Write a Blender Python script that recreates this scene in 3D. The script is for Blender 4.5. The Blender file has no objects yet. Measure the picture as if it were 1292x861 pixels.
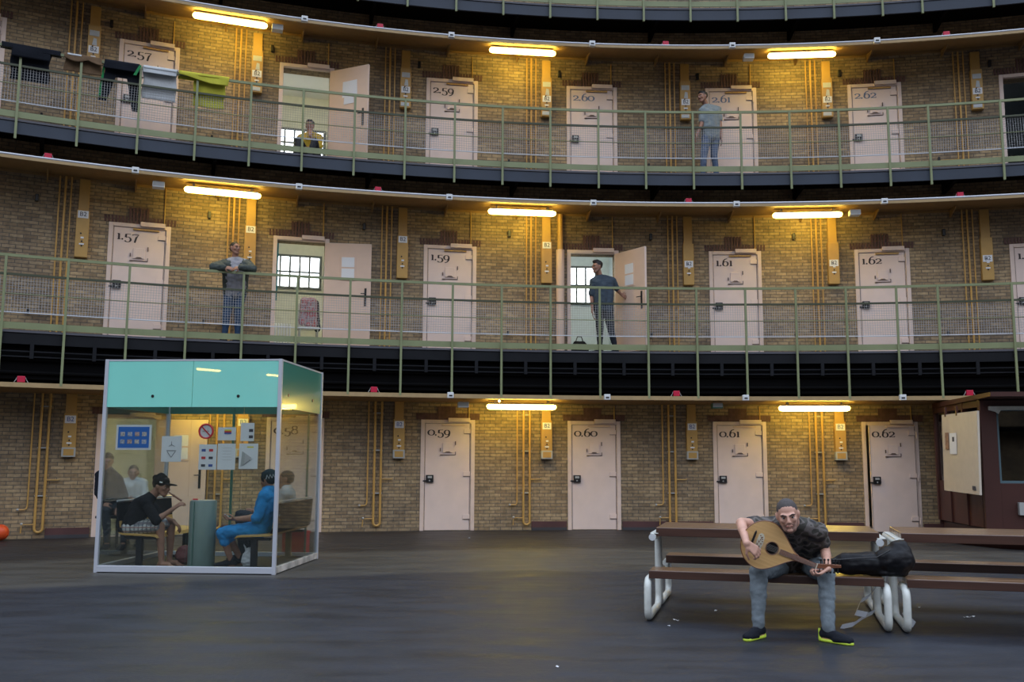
import bpy, bmesh, math, random
from mathutils import Vector, Matrix, Quaternion, noise
random.seed(7)
R_ = math.radians
PI = math.pi
SC = bpy.context.scene
COL = SC.collection

# ------------------------------------------------------------------ camera
F, PITCH, ROLL = 1190.0, 0.12528, 0.0041
CZ = 1.343
cam_d = bpy.data.cameras.new('camera')
cam = bpy.data.objects.new('camera', cam_d); COL.objects.link(cam)
cam_d.sensor_width = 36; cam_d.lens = F * 36 / 1292
cam.location = (0, 0, CZ)
cam.rotation_mode = 'QUATERNION'
cam.rotation_quaternion = Quaternion((1, 0, 0), PI/2 + PITCH) @ Quaternion((0, 0, 1), ROLL)
cam_d.clip_end = 300
SC.camera = cam
SC.view_settings.view_transform = 'Standard'
SC.view_settings.look = 'None'
SC.view_settings.gamma = 1
SC.view_settings.use_curve_mapping = False
SC.view_settings.exposure = 0.0

# ------------------------------------------------------------------ daylight: bright dome lantern overhead, dim towards the horizon
w = bpy.data.worlds.new('world'); SC.world = w; w.use_nodes = True
nt = w.node_tree; nt.nodes.clear()
out = nt.nodes.new('ShaderNodeOutputWorld'); bg = nt.nodes.new('ShaderNodeBackground')
tc = nt.nodes.new('ShaderNodeTexCoord'); sp = nt.nodes.new('ShaderNodeSeparateXYZ')
cr = nt.nodes.new('ShaderNodeValToRGB')
nt.links.new(tc.outputs['Generated'], sp.inputs[0]); nt.links.new(sp.outputs['Z'], cr.inputs[0])
nt.links.new(cr.outputs[0], bg.inputs[0]); nt.links.new(bg.outputs[0], out.inputs[0])
e = cr.color_ramp.elements
e[0].position = 0.0; e[0].color = (.012, .012, .014, 1)
e[1].position = 1.0; e[1].color = (.60, .72, .92, 1)
n_ = cr.color_ramp.elements.new(.22); n_.color = (.12, .126, .14, 1)
n_ = cr.color_ramp.elements.new(.55); n_.color = (.70, .76, .88, 1)
bg.inputs[1].default_value = 2.5

# cylinder of the round hall, in camera-centred metres
RW, CX, CY = 26.3106, 3.4021, -7.7005
TH0, DTH = -0.06812, 0.108644
ZD = [0.0, 3.37, 6.84, 10.19]          # walking level of the four storeys
def pol(t, D, z=0.0):
    a = TH0 + t*DTH
    return Vector((CX + (RW-D)*math.sin(a), CY + (RW-D)*math.cos(a), z))
def ang(t): return -(TH0 + t*DTH)
def ray(x, y):
    X, Y = x-646, y-430.5
    c, s = math.cos(ROLL), math.sin(ROLL)
    a = c*X + s*Y; b = -s*X + c*Y
    v = (a/F, 1, -b/F); cp, sp_ = math.cos(PITCH), math.sin(PITCH)
    return Vector((v[0], v[1]*cp - v[2]*sp_, v[1]*sp_ + v[2]*cp))
def at(x, y, Y):                        # point seen at (x, y) at distance Y down the hall
    v = ray(x, y); p = v*(Y/v.y); p.z += CZ; return p
def atD(x, y, D):                       # point seen at (x, y), D metres in front of the round wall
    v = ray(x, y); r = RW-D
    A = v.x**2+v.y**2; B = -2*(v.x*CX+v.y*CY); C = CX*CX+CY*CY-r*r
    k = (-B+math.sqrt(B*B-4*A*C))/2/A
    p = v*k; p.z += CZ; return p
def tOf(p): return (math.atan2(p.x-CX, p.y-CY)-TH0)/DTH

# ------------------------------------------------------------------ materials
def srgb(r, g, b):
    f = lambda c: (c/12.92 if c <= .04045 else ((c+.055)/1.055)**2.4)
    return (f(r/255), f(g/255), f(b/255), 1)
MATS = {}
def mat(name, col, rough=.6, metal=0., var=.0, vscale=8., bump=0., bscale=40., emit=None, es=1., spec=.5, coat=0., cr=.03):
    if name in MATS: return MATS[name]
    if max(col[:3]) < .03 and rough > .6: spec = .12
    elif rough > .8: spec = .2
    m = bpy.data.materials.new(name); m.use_nodes = True; MATS[name] = m
    n = m.node_tree.nodes; l = m.node_tree.links; b = n['Principled BSDF']
    b.inputs['Base Color'].default_value = col
    b.inputs['Roughness'].default_value = rough; b.inputs['Metallic'].default_value = metal
    b.inputs['Specular IOR Level'].default_value = spec
    b.inputs['Coat Weight'].default_value = coat; b.inputs['Coat Roughness'].default_value = cr
    if var > 0 or bump > 0:
        t = n.new('ShaderNodeTexCoord')
    if var > 0:
        no = n.new('ShaderNodeTexNoise'); no.inputs['Scale'].default_value = vscale; no.inputs['Detail'].default_value = 6
        l.new(t.outputs['Object'], no.inputs['Vector'])
        r = n.new('ShaderNodeValToRGB')
        r.color_ramp.elements[0].position = .3; r.color_ramp.elements[1].position = .7
        r.color_ramp.elements[0].color = (col[0]*(1-var), col[1]*(1-var), col[2]*(1-var), 1)
        r.color_ramp.elements[1].color = (min(1, col[0]*(1+var)), min(1, col[1]*(1+var)), min(1, col[2]*(1+var)), 1)
        l.new(no.outputs[0], r.inputs[0]); l.new(r.outputs[0], b.inputs['Base Color'])
    if bump > 0:
        n2 = n.new('ShaderNodeTexNoise'); n2.inputs['Scale'].default_value = bscale; n2.inputs['Detail'].default_value = 4
        l.new(t.outputs['Object'], n2.inputs['Vector'])
        bp = n.new('ShaderNodeBump'); bp.inputs['Strength'].default_value = bump; bp.inputs['Distance'].default_value = .01
        l.new(n2.outputs[0], bp.inputs['Height']); l.new(bp.outputs[0], b.inputs['Normal'])
    if emit:
        b.inputs['Emission Color'].default_value = emit; b.inputs['Emission Strength'].default_value = es
    return m

def brick_mat():
    m = bpy.data.materials.new('yellow_brick'); m.use_nodes = True; MATS['brick'] = m
    n = m.node_tree.nodes; l = m.node_tree.links; b = n['Principled BSDF']; b.inputs['Roughness'].default_value = .75
    uv = n.new('ShaderNodeUVMap'); uv.uv_map = 'UVMap'
    br = n.new('ShaderNodeTexBrick'); l.new(uv.outputs[0], br.inputs['Vector'])
    br.inputs['Scale'].default_value = 1; br.inputs['Brick Width'].default_value = .215; br.inputs['Row Height'].default_value = .0635
    br.inputs['Mortar Size'].default_value = .0075; br.inputs['Mortar Smooth'].default_value = .3; br.inputs['Bias'].default_value = -.1
    br.inputs['Color1'].default_value = (.405, .30, .180, 1); br.inputs['Color2'].default_value = (.235, .165, .098, 1)
    br.inputs['Mortar'].default_value = (.145, .125, .10, 1)
    # large patches: cleaned / repointed with pale mortar and sooty patches
    no = n.new('ShaderNodeTexNoise'); no.inputs['Scale'].default_value = .9; no.inputs['Detail'].default_value = 3; l.new(uv.outputs[0], no.inputs['Vector'])
    rp = n.new('ShaderNodeValToRGB'); rp.color_ramp.elements[0].position = .38; rp.color_ramp.elements[1].position = .66
    rp.color_ramp.elements[0].color = (.72, .72, .74, 1); rp.color_ramp.elements[1].color = (1.15, 1.12, 1.02, 1)
    l.new(no.outputs[0], rp.inputs[0])
    mx = n.new('ShaderNodeMix'); mx.data_type = 'RGBA'; mx.blend_type = 'MULTIPLY'; mx.inputs[0].default_value = 1
    l.new(br.outputs['Color'], mx.inputs[6]); l.new(rp.outputs[0], mx.inputs[7])
    n3 = n.new('ShaderNodeTexNoise'); n3.inputs['Scale'].default_value = 14; n3.inputs['Detail'].default_value = 5; l.new(uv.outputs[0], n3.inputs['Vector'])
    r3 = n.new('ShaderNodeMapRange'); r3.inputs[1].default_value = .3; r3.inputs[2].default_value = .7; r3.inputs[3].default_value = .75; r3.inputs[4].default_value = 1.25
    l.new(n3.outputs[0], r3.inputs[0])
    m2 = n.new('ShaderNodeMix'); m2.data_type = 'RGBA'; m2.blend_type = 'MULTIPLY'; m2.inputs[0].default_value = 1
    l.new(mx.outputs[2], m2.inputs[6]); l.new(r3.outputs[0], m2.inputs[7]); l.new(m2.outputs[2], b.inputs['Base Color'])
    bp = n.new('ShaderNodeBump'); bp.inputs['Strength'].default_value = .5; bp.inputs['Distance'].default_value = .01; bp.invert = True
    l.new(br.outputs['Fac'], bp.inputs['Height']); l.new(bp.outputs[0], b.inputs['Normal'])
    return m

def floor_mat():
    m = bpy.data.materials.new('asphalt_floor'); m.use_nodes = True; MATS['floor'] = m
    n = m.node_tree.nodes; l = m.node_tree.links; b = n['Principled BSDF']
    t = n.new('ShaderNodeTexCoord')
    vm = n.new('ShaderNodeVectorMath'); vm.operation = 'SUBTRACT'; vm.inputs[1].default_value = (CX, CY, 0); l.new(t.outputs['Object'], vm.inputs[0])
    ln = n.new('ShaderNodeVectorMath'); ln.operation = 'LENGTH'; l.new(vm.outputs[0], ln.inputs[0])
    # concentric paving rings: a paler worn ring about four to six metres off the wall
    nw = n.new('ShaderNodeTexNoise'); nw.inputs['Scale'].default_value = .7; nw.inputs['Detail'].default_value = 3; l.new(t.outputs['Object'], nw.inputs['Vector'])
    ad = n.new('ShaderNodeMath'); ad.operation = 'MULTIPLY_ADD'; ad.inputs[1].default_value = .6; l.new(nw.outputs[0], ad.inputs[0]); l.new(ln.outputs['Value'], ad.inputs[2])
    rp = n.new('ShaderNodeValToRGB'); mr = n.new('ShaderNodeMapRange')
    mr.inputs[1].default_value = 16; mr.inputs[2].default_value = 26.6; l.new(ad.outputs[0], mr.inputs[0]); l.new(mr.outputs[0], rp.inputs[0])
    es = rp.color_ramp.elements
    es[0].position = 0; es[0].color = (.0155, .0185, .027, 1); es[1].position = 1; es[1].color = (.022, .019, .019, 1)
    for p, c in ((.36, (.017, .019, .026, 1)), (.385, (.050, .047, .042, 1)), (.62, (.058, .054, .047, 1)), (.66, (.022, .020, .020, 1))):
        x = es.new(p); x.color = c
    no = n.new('ShaderNodeTexNoise'); no.inputs['Scale'].default_value = 2.2; no.inputs['Detail'].default_value = 8; no.inputs['Roughness'].default_value = .65
    mp = n.new('ShaderNodeMapping'); mp.inputs['Scale'].default_value = (.5, 1.6, 1); l.new(t.outputs['Object'], mp.inputs[0]); l.new(mp.outputs[0], no.inputs['Vector'])
    r3 = n.new('ShaderNodeMapRange'); r3.inputs[1].default_value = .3; r3.inputs[2].default_value = .7; r3.inputs[3].default_value = .62; r3.inputs[4].default_value = 1.35
    l.new(no.outputs[0], r3.inputs[0])
    m2 = n.new('ShaderNodeMix'); m2.data_type = 'RGBA'; m2.blend_type = 'MULTIPLY'; m2.inputs[0].default_value = 1
    l.new(rp.outputs[0], m2.inputs[6]); l.new(r3.outputs[0], m2.inputs[7])
    l.new(m2.outputs[2], b.inputs['Base Color'])
    r4 = n.new('ShaderNodeMapRange'); r4.inputs[1].default_value = .3; r4.inputs[2].default_value = .7; r4.inputs[3].default_value = .42; r4.inputs[4].default_value = .7
    l.new(no.outputs[0], r4.inputs[0]); l.new(r4.outputs[0], b.inputs['Roughness'])
    bp = n.new('ShaderNodeBump'); bp.inputs['Strength'].default_value = .25; bp.inputs['Distance'].default_value = .01
    n5 = n.new('ShaderNodeTexNoise'); n5.inputs['Scale'].default_value = 30; l.new(t.outputs['Object'], n5.inputs['Vector'])
    l.new(n5.outputs[0], bp.inputs['Height']); l.new(bp.outputs[0], b.inputs['Normal'])
    b.inputs['Specular IOR Level'].default_value = .4
    return m

def wood_mat(name, c1, c2, rough=.3, axis=0, coat=.3, sc=3.):
    m = bpy.data.materials.new(name); m.use_nodes = True; MATS[name] = m
    n = m.node_tree.nodes; l = m.node_tree.links; b = n['Principled BSDF']
    t = n.new('ShaderNodeTexCoord'); mp = n.new('ShaderNodeMapping')
    s = [sc*8, sc*8, sc*8]; s[axis] = sc*.5; mp.inputs['Scale'].default_value = s
    l.new(t.outputs['Object'], mp.inputs[0])
    no = n.new('ShaderNodeTexNoise'); no.inputs['Scale'].default_value = 1; no.inputs['Detail'].default_value = 6; l.new(mp.outputs[0], no.inputs['Vector'])
    r = n.new('ShaderNodeValToRGB'); r.color_ramp.elements[0].position = .35; r.color_ramp.elements[1].position = .68
    r.color_ramp.elements[0].color = c1; r.color_ramp.elements[1].color = c2
    l.new(no.outputs[0], r.inputs[0]); l.new(r.outputs[0], b.inputs['Base Color'])
    b.inputs['Roughness'].default_value = rough; b.inputs['Coat Weight'].default_value = coat; b.inputs['Coat Roughness'].default_value = .2
    return m

def camo_mat(name, cols, sc=14.):
    m = bpy.data.materials.new(name); m.use_nodes = True; MATS[name] = m
    n = m.node_tree.nodes; l = m.node_tree.links; b = n['Principled BSDF']; b.inputs['Roughness'].default_value = .85
    t = n.new('ShaderNodeTexCoord'); no = n.new('ShaderNodeTexNoise'); no.inputs['Scale'].default_value = sc; no.inputs['Detail'].default_value = 1.2
    l.new(t.outputs['Object'], no.inputs['Vector'])
    r = n.new('ShaderNodeValToRGB'); r.color_ramp.interpolation = 'CONSTANT'
    e = r.color_ramp.elements; e[0].position = 0; e[0].color = cols[0]; e[1].position = .42; e[1].color = cols[1]
    x = e.new(.5); x.color = cols[2]; x = e.new(.58); x.color = cols[3]
    l.new(no.outputs[0], r.inputs[0]); l.new(r.outputs[0], b.inputs['Base Color'])
    return m

def plaid_mat(name, base, c1, c2, sc=14.):
    m = bpy.data.materials.new(name); m.use_nodes = True; MATS[name] = m
    n = m.node_tree.nodes; l = m.node_tree.links; b = n['Principled BSDF']; b.inputs['Roughness'].default_value = .85
    t = n.new('ShaderNodeTexCoord'); prev = None
    rgb = n.new('ShaderNodeRGB'); rgb.outputs[0].default_value = base; prev = rgb.outputs[0]
    for ax, c, s in (('X', c1, sc), ('Z', c2, sc), ('Y', c1, sc*.8)):
        wv = n.new('ShaderNodeTexWave'); wv.bands_direction = ax; wv.inputs['Scale'].default_value = s*.32; l.new(t.outputs['Object'], wv.inputs['Vector'])
        g = n.new('ShaderNodeMath'); g.operation = 'GREATER_THAN'; g.inputs[1].default_value = .72; l.new(wv.outputs['Fac'], g.inputs[0])
        k = n.new('ShaderNodeMath'); k.operation = 'MULTIPLY'; k.inputs[1].default_value = .7; l.new(g.outputs[0], k.inputs[0])
        mx = n.new('ShaderNodeMix'); mx.data_type = 'RGBA'; l.new(k.outputs[0], mx.inputs[0]); l.new(prev, mx.inputs[6]); mx.inputs[7].default_value = c; prev = mx.outputs[2]
    l.new(prev, b.inputs['Base Color'])
    return m

def glass_mat(name, tint, refl=.10, haze=0., hcol=(.5, .6, .6, 1)):
    m = bpy.data.materials.new(name); m.use_nodes = True; MATS[name] = m
    n = m.node_tree.nodes; l = m.node_tree.links; n.remove(n['Principled BSDF']); o = n['Material Output']
    tr = n.new('ShaderNodeBsdfTransparent'); tr.inputs[0].default_value = tint
    gl = n.new('ShaderNodeBsdfGlossy'); gl.inputs['Roughness'].default_value = .02
    fr = n.new('ShaderNodeFresnel'); fr.inputs[0].default_value = 1.5
    ml = n.new('ShaderNodeMath'); ml.operation = 'MULTIPLY'; ml.inputs[1].default_value = refl*15; ml.use_clamp = True; l.new(fr.outputs[0], ml.inputs[0])
    mx = n.new('ShaderNodeMixShader'); l.new(ml.outputs[0], mx.inputs[0]); l.new(tr.outputs[0], mx.inputs[1]); l.new(gl.outputs[0], mx.inputs[2])
    if haze > 0:
        df = n.new('ShaderNodeBsdfDiffuse'); df.inputs[0].default_value = hcol
        m2 = n.new('ShaderNodeMixShader'); m2.inputs[0].default_value = haze; l.new(mx.outputs[0], m2.inputs[1]); l.new(df.outputs[0], m2.inputs[2]); l.new(m2.outputs[0], o.inputs[0])
    else: l.new(mx.outputs[0], o.inputs[0])
    return m

BRICK = brick_mat(); FLOORM = floor_mat()
M_door = mat('door_paint', (.80, .64, .57, 1), .42, var=.05, vscale=3)
M_doorin = mat('door_inner_paint', (.74, .54, .42, 1), .5, var=.05, vscale=3)
M_frame = mat('frame_paint', (.76, .60, .52, 1), .45, var=.06, vscale=5)
M_ink = mat('number_ink', (.045, .03, .03, 1), .7)
M_inkb = mat('number_ink_faded', (.14, .19, .32, 1), .5)
M_lock = mat('lock_black', (.012, .012, .014, 1), .35)
M_shadowgap = mat('door_seam', (.12, .08, .07, 1), .8)
M_redbrick = mat('red_brick', (.12, .062, .056, 1), .8, var=.3, vscale=9)
M_ochre = mat('ochre_panel', (.50, .30, .085, 1), .45, var=.05)
M_pipe = mat('pipe_ochre', (.56, .33, .095, 1), .35, var=.06)
M_green = mat('railing_green', (.235, .265, .135, 1), .42, var=.08, vscale=4)
M_greend = mat('railing_dark_green', (.055, .065, .035, 1), .5)
M_net = mat('safety_net', (.45, .45, .46, 1), .6)
M_rope = mat('net_edge_cable', (.62, .66, .72, 1), .4)
M_fasc1 = mat('charcoal_fascia', (.016, .017, .020, 1), .7, var=.15, vscale=2)
M_fasc2 = mat('slate_blue_fascia', (.030, .042, .066, 1), .55, var=.12, vscale=2)
M_deck = mat('deck_edge', (.10, .10, .12, 1), .5)
M_black = mat('shade_black', (.003, .003, .004, 1), .7)  # near-black colour that paints in the shade under the gallery decks
M_tan = mat('canopy_tan', (.30, .175, .065, 1), .55, var=.1)
M_tan2 = mat('beam_tan', (.42, .29, .14, 1), .5, var=.08)
M_conduit = mat('canopy_conduit', (.55, .56, .60, 1), .35, metal=.3)
M_white = mat('white_plastic', (.75, .77, .78, 1), .4)
M_dim = mat('grey_plastic', (.42, .43, .42, 1), .5)
M_red = mat('alarm_red', (.55, .008, .05, 1), .4)
M_tube = mat('lamp_diffuser', (.9, .8, .6, 1), .4, emit=(1, .73, .13, 1), es=28)
M_bulb = mat('bare_bulb', (.9, .8, .6, 1), .4, emit=(1, .75, .4, 1), es=14)
M_cell = mat('cell_plaster', (.68, .67, .57, 1), .7, var=.05)
M_cellblue = mat('cell_plaster_blue', (.62, .68, .70, 1), .6, var=.05)
M_cellw = mat('cell_ceiling', (.78, .78, .76, 1), .7)
M_winlight = mat('daylit_pane', (.8, .85, .9, 1), .4, emit=(.86, .93, 1, 1), es=5)
M_bar = mat('window_bar', (.10, .11, .11, 1), .5)
M_alu = mat('aluminium', (.60, .63, .70, 1), .35, metal=.35)
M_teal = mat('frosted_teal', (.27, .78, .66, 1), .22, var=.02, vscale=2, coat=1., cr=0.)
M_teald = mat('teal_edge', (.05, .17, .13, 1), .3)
M_paper = mat('paper', (.80, .81, .84, 1), .7)
M_paperdark = mat('print_dark', (.06, .06, .08, 1), .7)
M_poster = mat('poster_blue', (.025, .17, .60, 1), .5)
M_signred = mat('sign_red', (.62, .03, .04, 1), .5)
M_yel = mat('print_yellow', (.75, .65, .05, 1), .6)
M_pblue = mat('print_blue', (.05, .10, .35, 1), .6)
M_seat = wood_mat('seat_plywood', (.50, .29, .075, 1), (.60, .37, .11, 1), .35)
M_blackfab = mat('black_fabric', (.012, .012, .014, 1), .8, bump=.3, bscale=60)
M_blacknyl = mat('black_nylon', (.005, .005, .007, 1), .5, spec=.22, bump=.4, bscale=25)
M_steel = mat('ash_bin_grey_green', (.17, .24, .225, 1), .38, var=.04)
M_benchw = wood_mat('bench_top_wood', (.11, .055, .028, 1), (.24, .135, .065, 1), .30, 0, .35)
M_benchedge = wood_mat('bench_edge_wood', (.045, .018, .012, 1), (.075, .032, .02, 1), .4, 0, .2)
M_wtube = mat('white_enamel', (.66, .68, .64, 1), .32, var=.12, vscale=9)
M_kiosk = mat('kiosk_maroon', (.060, .017, .012, 1), .5, var=.12, vscale=3)
M_kioskd = mat('kiosk_dark', (.04, .012, .010, 1), .5)
M_board = mat('board_cream', (.60, .52, .42, 1), .55, var=.04)
M_skin = mat('skin', (.58, .32, .235, 1), .5, var=.10, vscale=18)
M_skin2 = mat('skin_tan', (.33, .165, .11, 1), .5, var=.10, vscale=18)
M_lip = mat('lips', (.36, .12, .10, 1), .45)
M_hairs = mat('cropped_hair', (.065, .055, .053, 1), .8, var=.2, vscale=60)
M_hair = mat('dark_hair', (.012, .010, .010, 1), .6, bump=.6, bscale=60)
M_stub = mat('stubble', (.25, .14, .105, 1), .7, var=.15, vscale=70)
M_eyew = mat('eye_white', (.45, .40, .38, 1), .3)
M_eyed = mat('eye_dark', (.02, .015, .012, 1), .25)
M_socket = mat('brow_hair', (.045, .03, .025, 1), .8)
M_sweat = mat('grey_sweatpants', (.155, .185, .205, 1), .85, var=.12, vscale=14, bump=.4, bscale=30)
M_camo = camo_mat('camo_print', [(.02, .02, .024, 1), (.065, .058, .048, 1), (.13, .115, .11, 1), (.045, .043, .036, 1)], 10)
M_shoe = mat('black_knit', (.012, .014, .02, 1), .7, bump=.3, bscale=80)
M_lime = mat('lime_sole', (.55, .72, .06, 1), .45)
M_blue = mat('bright_blue_cotton', (.010, .22, .54, 1), .8, var=.12, vscale=10)
M_denim = mat('denim', (.045, .085, .16, 1), .85, var=.25, vscale=9)
M_denim2 = mat('pale_denim', (.14, .19, .30, 1), .85, var=.2, vscale=9)
M_greyt = mat('grey_tee', (.23, .27, .29, 1), .85, var=.08, vscale=9)
M_lgrey = mat('light_grey_tee', (.30, .30, .33, 1), .85, var=.08)
M_jacket = mat('dark_green_jacket', (.055, .07, .065, 1), .8, var=.2, vscale=9)
M_shirtd = mat('slate_shirt', (.055, .075, .10, 1), .85, var=.12)
M_trousd = mat('charcoal_trousers', (.03, .035, .045, 1), .85, var=.12)
M_shirtw = mat('white_shirt', (.50, .54, .55, 1), .8, var=.06)
M_yvest = mat('yellow_vest', (.50, .34, .03, 1), .8, var=.1)
M_short = plaid_mat('plaid_shorts', (.55, .56, .55, 1), (.10, .12, .16, 1), (.30, .14, .12, 1), 20)
M_plaid = plaid_mat('plaid_shirt', (.45, .46, .50, 1), (.45, .05, .06, 1), (.03, .05, .16, 1), 40)
M_oud = wood_mat('oud_soundboard', (.60, .35, .13, 1), (.72, .45, .19, 1), .38, 0, .25, 5)
M_oudb = wood_mat('oud_ribs', (.16, .05, .02, 1), (.42, .18, .06, 1), .3, 0, .4, 2)
M_oudn = wood_mat('oud_neck_wood', (.16, .055, .025, 1), (.26, .10, .05, 1), .3, 0, .3, 4)
M_hole = mat('sound_hole', (.008, .006, .006, 1), .8)
M_ivory = mat('ivory_inlay', (.62, .58, .45, 1), .5)
M_string = mat('string', (.3, .28, .25, 1), .3)
M_peg = mat('ebony_peg', (.010, .010, .010, 1), .4)
M_ball = mat('orange_ball', (.75, .09, .02, 1), .45)
M_redbox = mat('red_crate', (.60, .015, .04, 1), .4)
M_tape = mat('torn_plastic', (.50, .52, .56, 1), .35)
M_base = mat('plinth_maroon', (.085, .035, .035, 1), .7, var=.25, vscale=2)
M_based = mat('plinth_grey', (.045, .045, .052, 1), .7, var=.2, vscale=2)
M_towely = mat('yellow_cloth', (.52, .50, .06, 1), .9, var=.08, bump=.4, bscale=30)
M_towelw = mat('pale_cloth', (.55, .58, .60, 1), .9, var=.05, bump=.4, bscale=30)
M_clothk = mat('black_cloth', (.012, .014, .02, 1), .9, bump=.4, bscale=30)
M_clothb = mat('brown_cloth', (.17, .11, .065, 1), .9, var=.2, bump=.4, bscale=30)
M_gstripe = mat('green_stripe', (.01, .22, .06, 1), .8)
M_tealcur = mat('teal_curtain', (.01, .16, .20, 1), .8)
M_glass = glass_mat('booth_glass', (.93, .955, .94, 1), .035, .012, (.30, .38, .38, 1))
M_glassk = glass_mat('kiosk_glass', (.30, .36, .40, 1), .16)
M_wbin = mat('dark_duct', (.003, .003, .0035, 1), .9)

# ------------------------------------------------------------------ mesh helpers
class MB:
    def __init__(s): s.v = []; s.f = []; s.m = []; s.uv = None; s.cur = 0
    def add(s, vs, fs):
        o = len(s.v); s.v += [Vector(v) for v in vs]
        for f in fs: s.f.append([i+o for i in f]); s.m.append(s.cur)
    def box(s, c, d, rot=None):
        h = Vector(d)/2; vs = []
        for x in (-1, 1):
            for y in (-1, 1):
                for z in (-1, 1):
                    p = Vector((x*h.x, y*h.y, z*h.z))
                    if rot is not None: p = rot @ p
                    vs.append(p + Vector(c))
        s.add(vs, [(0, 1, 3, 2), (4, 6, 7, 5), (0, 4, 5, 1), (2, 3, 7, 6), (0, 2, 6, 4), (1, 5, 7, 3)])
        return s
    def bx(s, x0, x1, y0, y1, z0, z1): return s.box(((x0+x1)/2, (y0+y1)/2, (z0+z1)/2), (x1-x0, y1-y0, z1-z0))
    def tube(s, path, r, n=10, cap=True, closed=False):
        path = [Vector(p) for p in path]; rs = r if isinstance(r, (list, tuple)) else [r]*len(path)
        up = None; rings = []
        L = len(path)
        for i, p in enumerate(path):
            if closed: d = path[(i+1) % L]-path[i-1]
            else: d = path[min(i+1, L-1)]-path[max(i-1, 0)]
            d.normalize()
            if up is None:
                up = Vector((0, 0, 1)) if abs(d.z) < .9 else Vector((1, 0, 0))
            a = d.cross(up)
            if a.length < 1e-6: a = d.orthogonal()
            a.normalize(); up = a.cross(d).normalized()
            rings.append([p + (a*math.cos(2*PI*k/n) + up*math.sin(2*PI*k/n))*rs[i] for k in range(n)])
        vs = [q for g in rings for q in g]; fs = []
        for i in range(L if closed else L-1):
            j = (i+1) % L
            for k in range(n): fs.append((i*n+k, i*n+(k+1) % n, j*n+(k+1) % n, j*n+k))
        if cap and not closed: fs.append(tuple(range(n))[::-1]); fs.append(tuple((L-1)*n+k for k in range(n)))
        s.add(vs, fs); return s
    def cyl(s, p0, p1, r, n=16): return s.tube([p0, p1], r, n)
    def lathe(s, c, prof, n=24):
        vs = []; fs = []
        for r, z in prof:
            for k in range(n): vs.append((c[0]+r*math.cos(2*PI*k/n), c[1]+r*math.sin(2*PI*k/n), c[2]+z))
        for i in range(len(prof)-1):
            for k in range(n): fs.append((i*n+k, i*n+(k+1) % n, (i+1)*n+(k+1) % n, (i+1)*n+k))
        fs.append(tuple(range(n))[::-1]); fs.append(tuple((len(prof)-1)*n+k for k in range(n)))
        s.add(vs, fs); return s
    def prism(s, poly, y0, y1):         # poly in (x, z), thickness along y
        n = len(poly)
        vs = [(x, y0, z) for x, z in poly]+[(x, y1, z) for x, z in poly]
        fs = [tuple(range(n)), tuple(range(2*n-1, n-1, -1))]+[(i, i+n, (i+1) % n+n, (i+1) % n) for i in range(n)]
        s.add(vs, fs); return s
    def ell(s, c, r, rot=None, n=16, m=10):
        vs = []; fs = []
        for i in range(m+1):
            ph = PI*i/m
            for k in range(n):
                p = Vector((r[0]*math.sin(ph)*math.cos(2*PI*k/n), r[1]*math.sin(ph)*math.sin(2*PI*k/n), r[2]*math.cos(ph)))
                if rot is not None: p = rot @ p
                vs.append(p+Vector(c))
        for i in range(m):
            for k in range(n): fs.append((i*n+k, i*n+(k+1) % n, (i+1)*n+(k+1) % n, (i+1)*n+k))
        s.add(vs, fs); return s
    def cap(s, p0, r0, p1, r1, n=12):   # tapered capsule
        p0 = Vector(p0); p1 = Vector(p1); d = p1-p0
        if d.length < 1e-5: return s.ell(p0, (r0, r0, r0))
        d.normalize(); path = []; rs = []
        for k in range(5):
            a = PI/2*k/5; path.append(p0-d*r0*math.cos(a)); rs.append(max(r0*math.sin(a), r0*.08))
        path.append(p0); rs.append(r0); path.append(p1); rs.append(r1)
        for k in range(4, -1, -1):
            a = PI/2*k/5; path.append(p1+d*r1*math.cos(a)); rs.append(max(r1*math.sin(a), r1*.08))
        return s.tube(path, rs, n)
    def arc(s, t0, t1, D0, D1, z0, z1, n=None):     # curved box following the round wall
        n = n or max(1, int(abs(t1-t0)*6)+1)
        vs = []; fs = []
        for i in range(n+1):
            t = t0+(t1-t0)*i/n
            for D, z in ((D0, z0), (D1, z0), (D1, z1), (D0, z1)): vs.append(pol(t, D, z))
        for i in range(n):
            a = i*4; b = a+4
            for k in range(4): fs.append((a+k, a+(k+1) % 4, b+(k+1) % 4, b+k))
        fs.append((3, 2, 1, 0)); fs.append(tuple(n*4+k for k in range(4)))
        s.add(vs, fs); return s
    def arctube(s, t0, t1, D, z, r, n=None, k=6):
        n = n or max(1, int(abs(t1-t0)*6)+1)
        s.tube([pol(t0+(t1-t0)*i/n, D, z) for i in range(n+1)], r, k); return s
    def build(s, name, mats, parent=None, smooth=False, bevel=0, fix=True):
        me = bpy.data.meshes.new(name); me.from_pydata([tuple(v) for v in s.v], [], s.f)
        if not isinstance(mats, (list, tuple)): mats = [mats]
        for m in mats: me.materials.append(m)
        for i, p in enumerate(me.polygons): p.material_index = s.m[i]
        if fix:
            bm = bmesh.new(); bm.from_mesh(me); bmesh.ops.recalc_face_normals(bm, faces=bm.faces); bm.to_mesh(me); bm.free()
        if smooth:
            for p in me.polygons: p.use_smooth = True
            try: me.set_sharp_from_angle(angle=R_(40))
            except Exception: pass
        o = bpy.data.objects.new(name, me); COL.objects.link(o)
        if parent is not None: o.parent = parent
        if bevel:
            b = o.modifiers.new('bevel', 'BEVEL'); b.width = bevel; b.segments = 2; b.limit_method = 'ANGLE'
        return o

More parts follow.
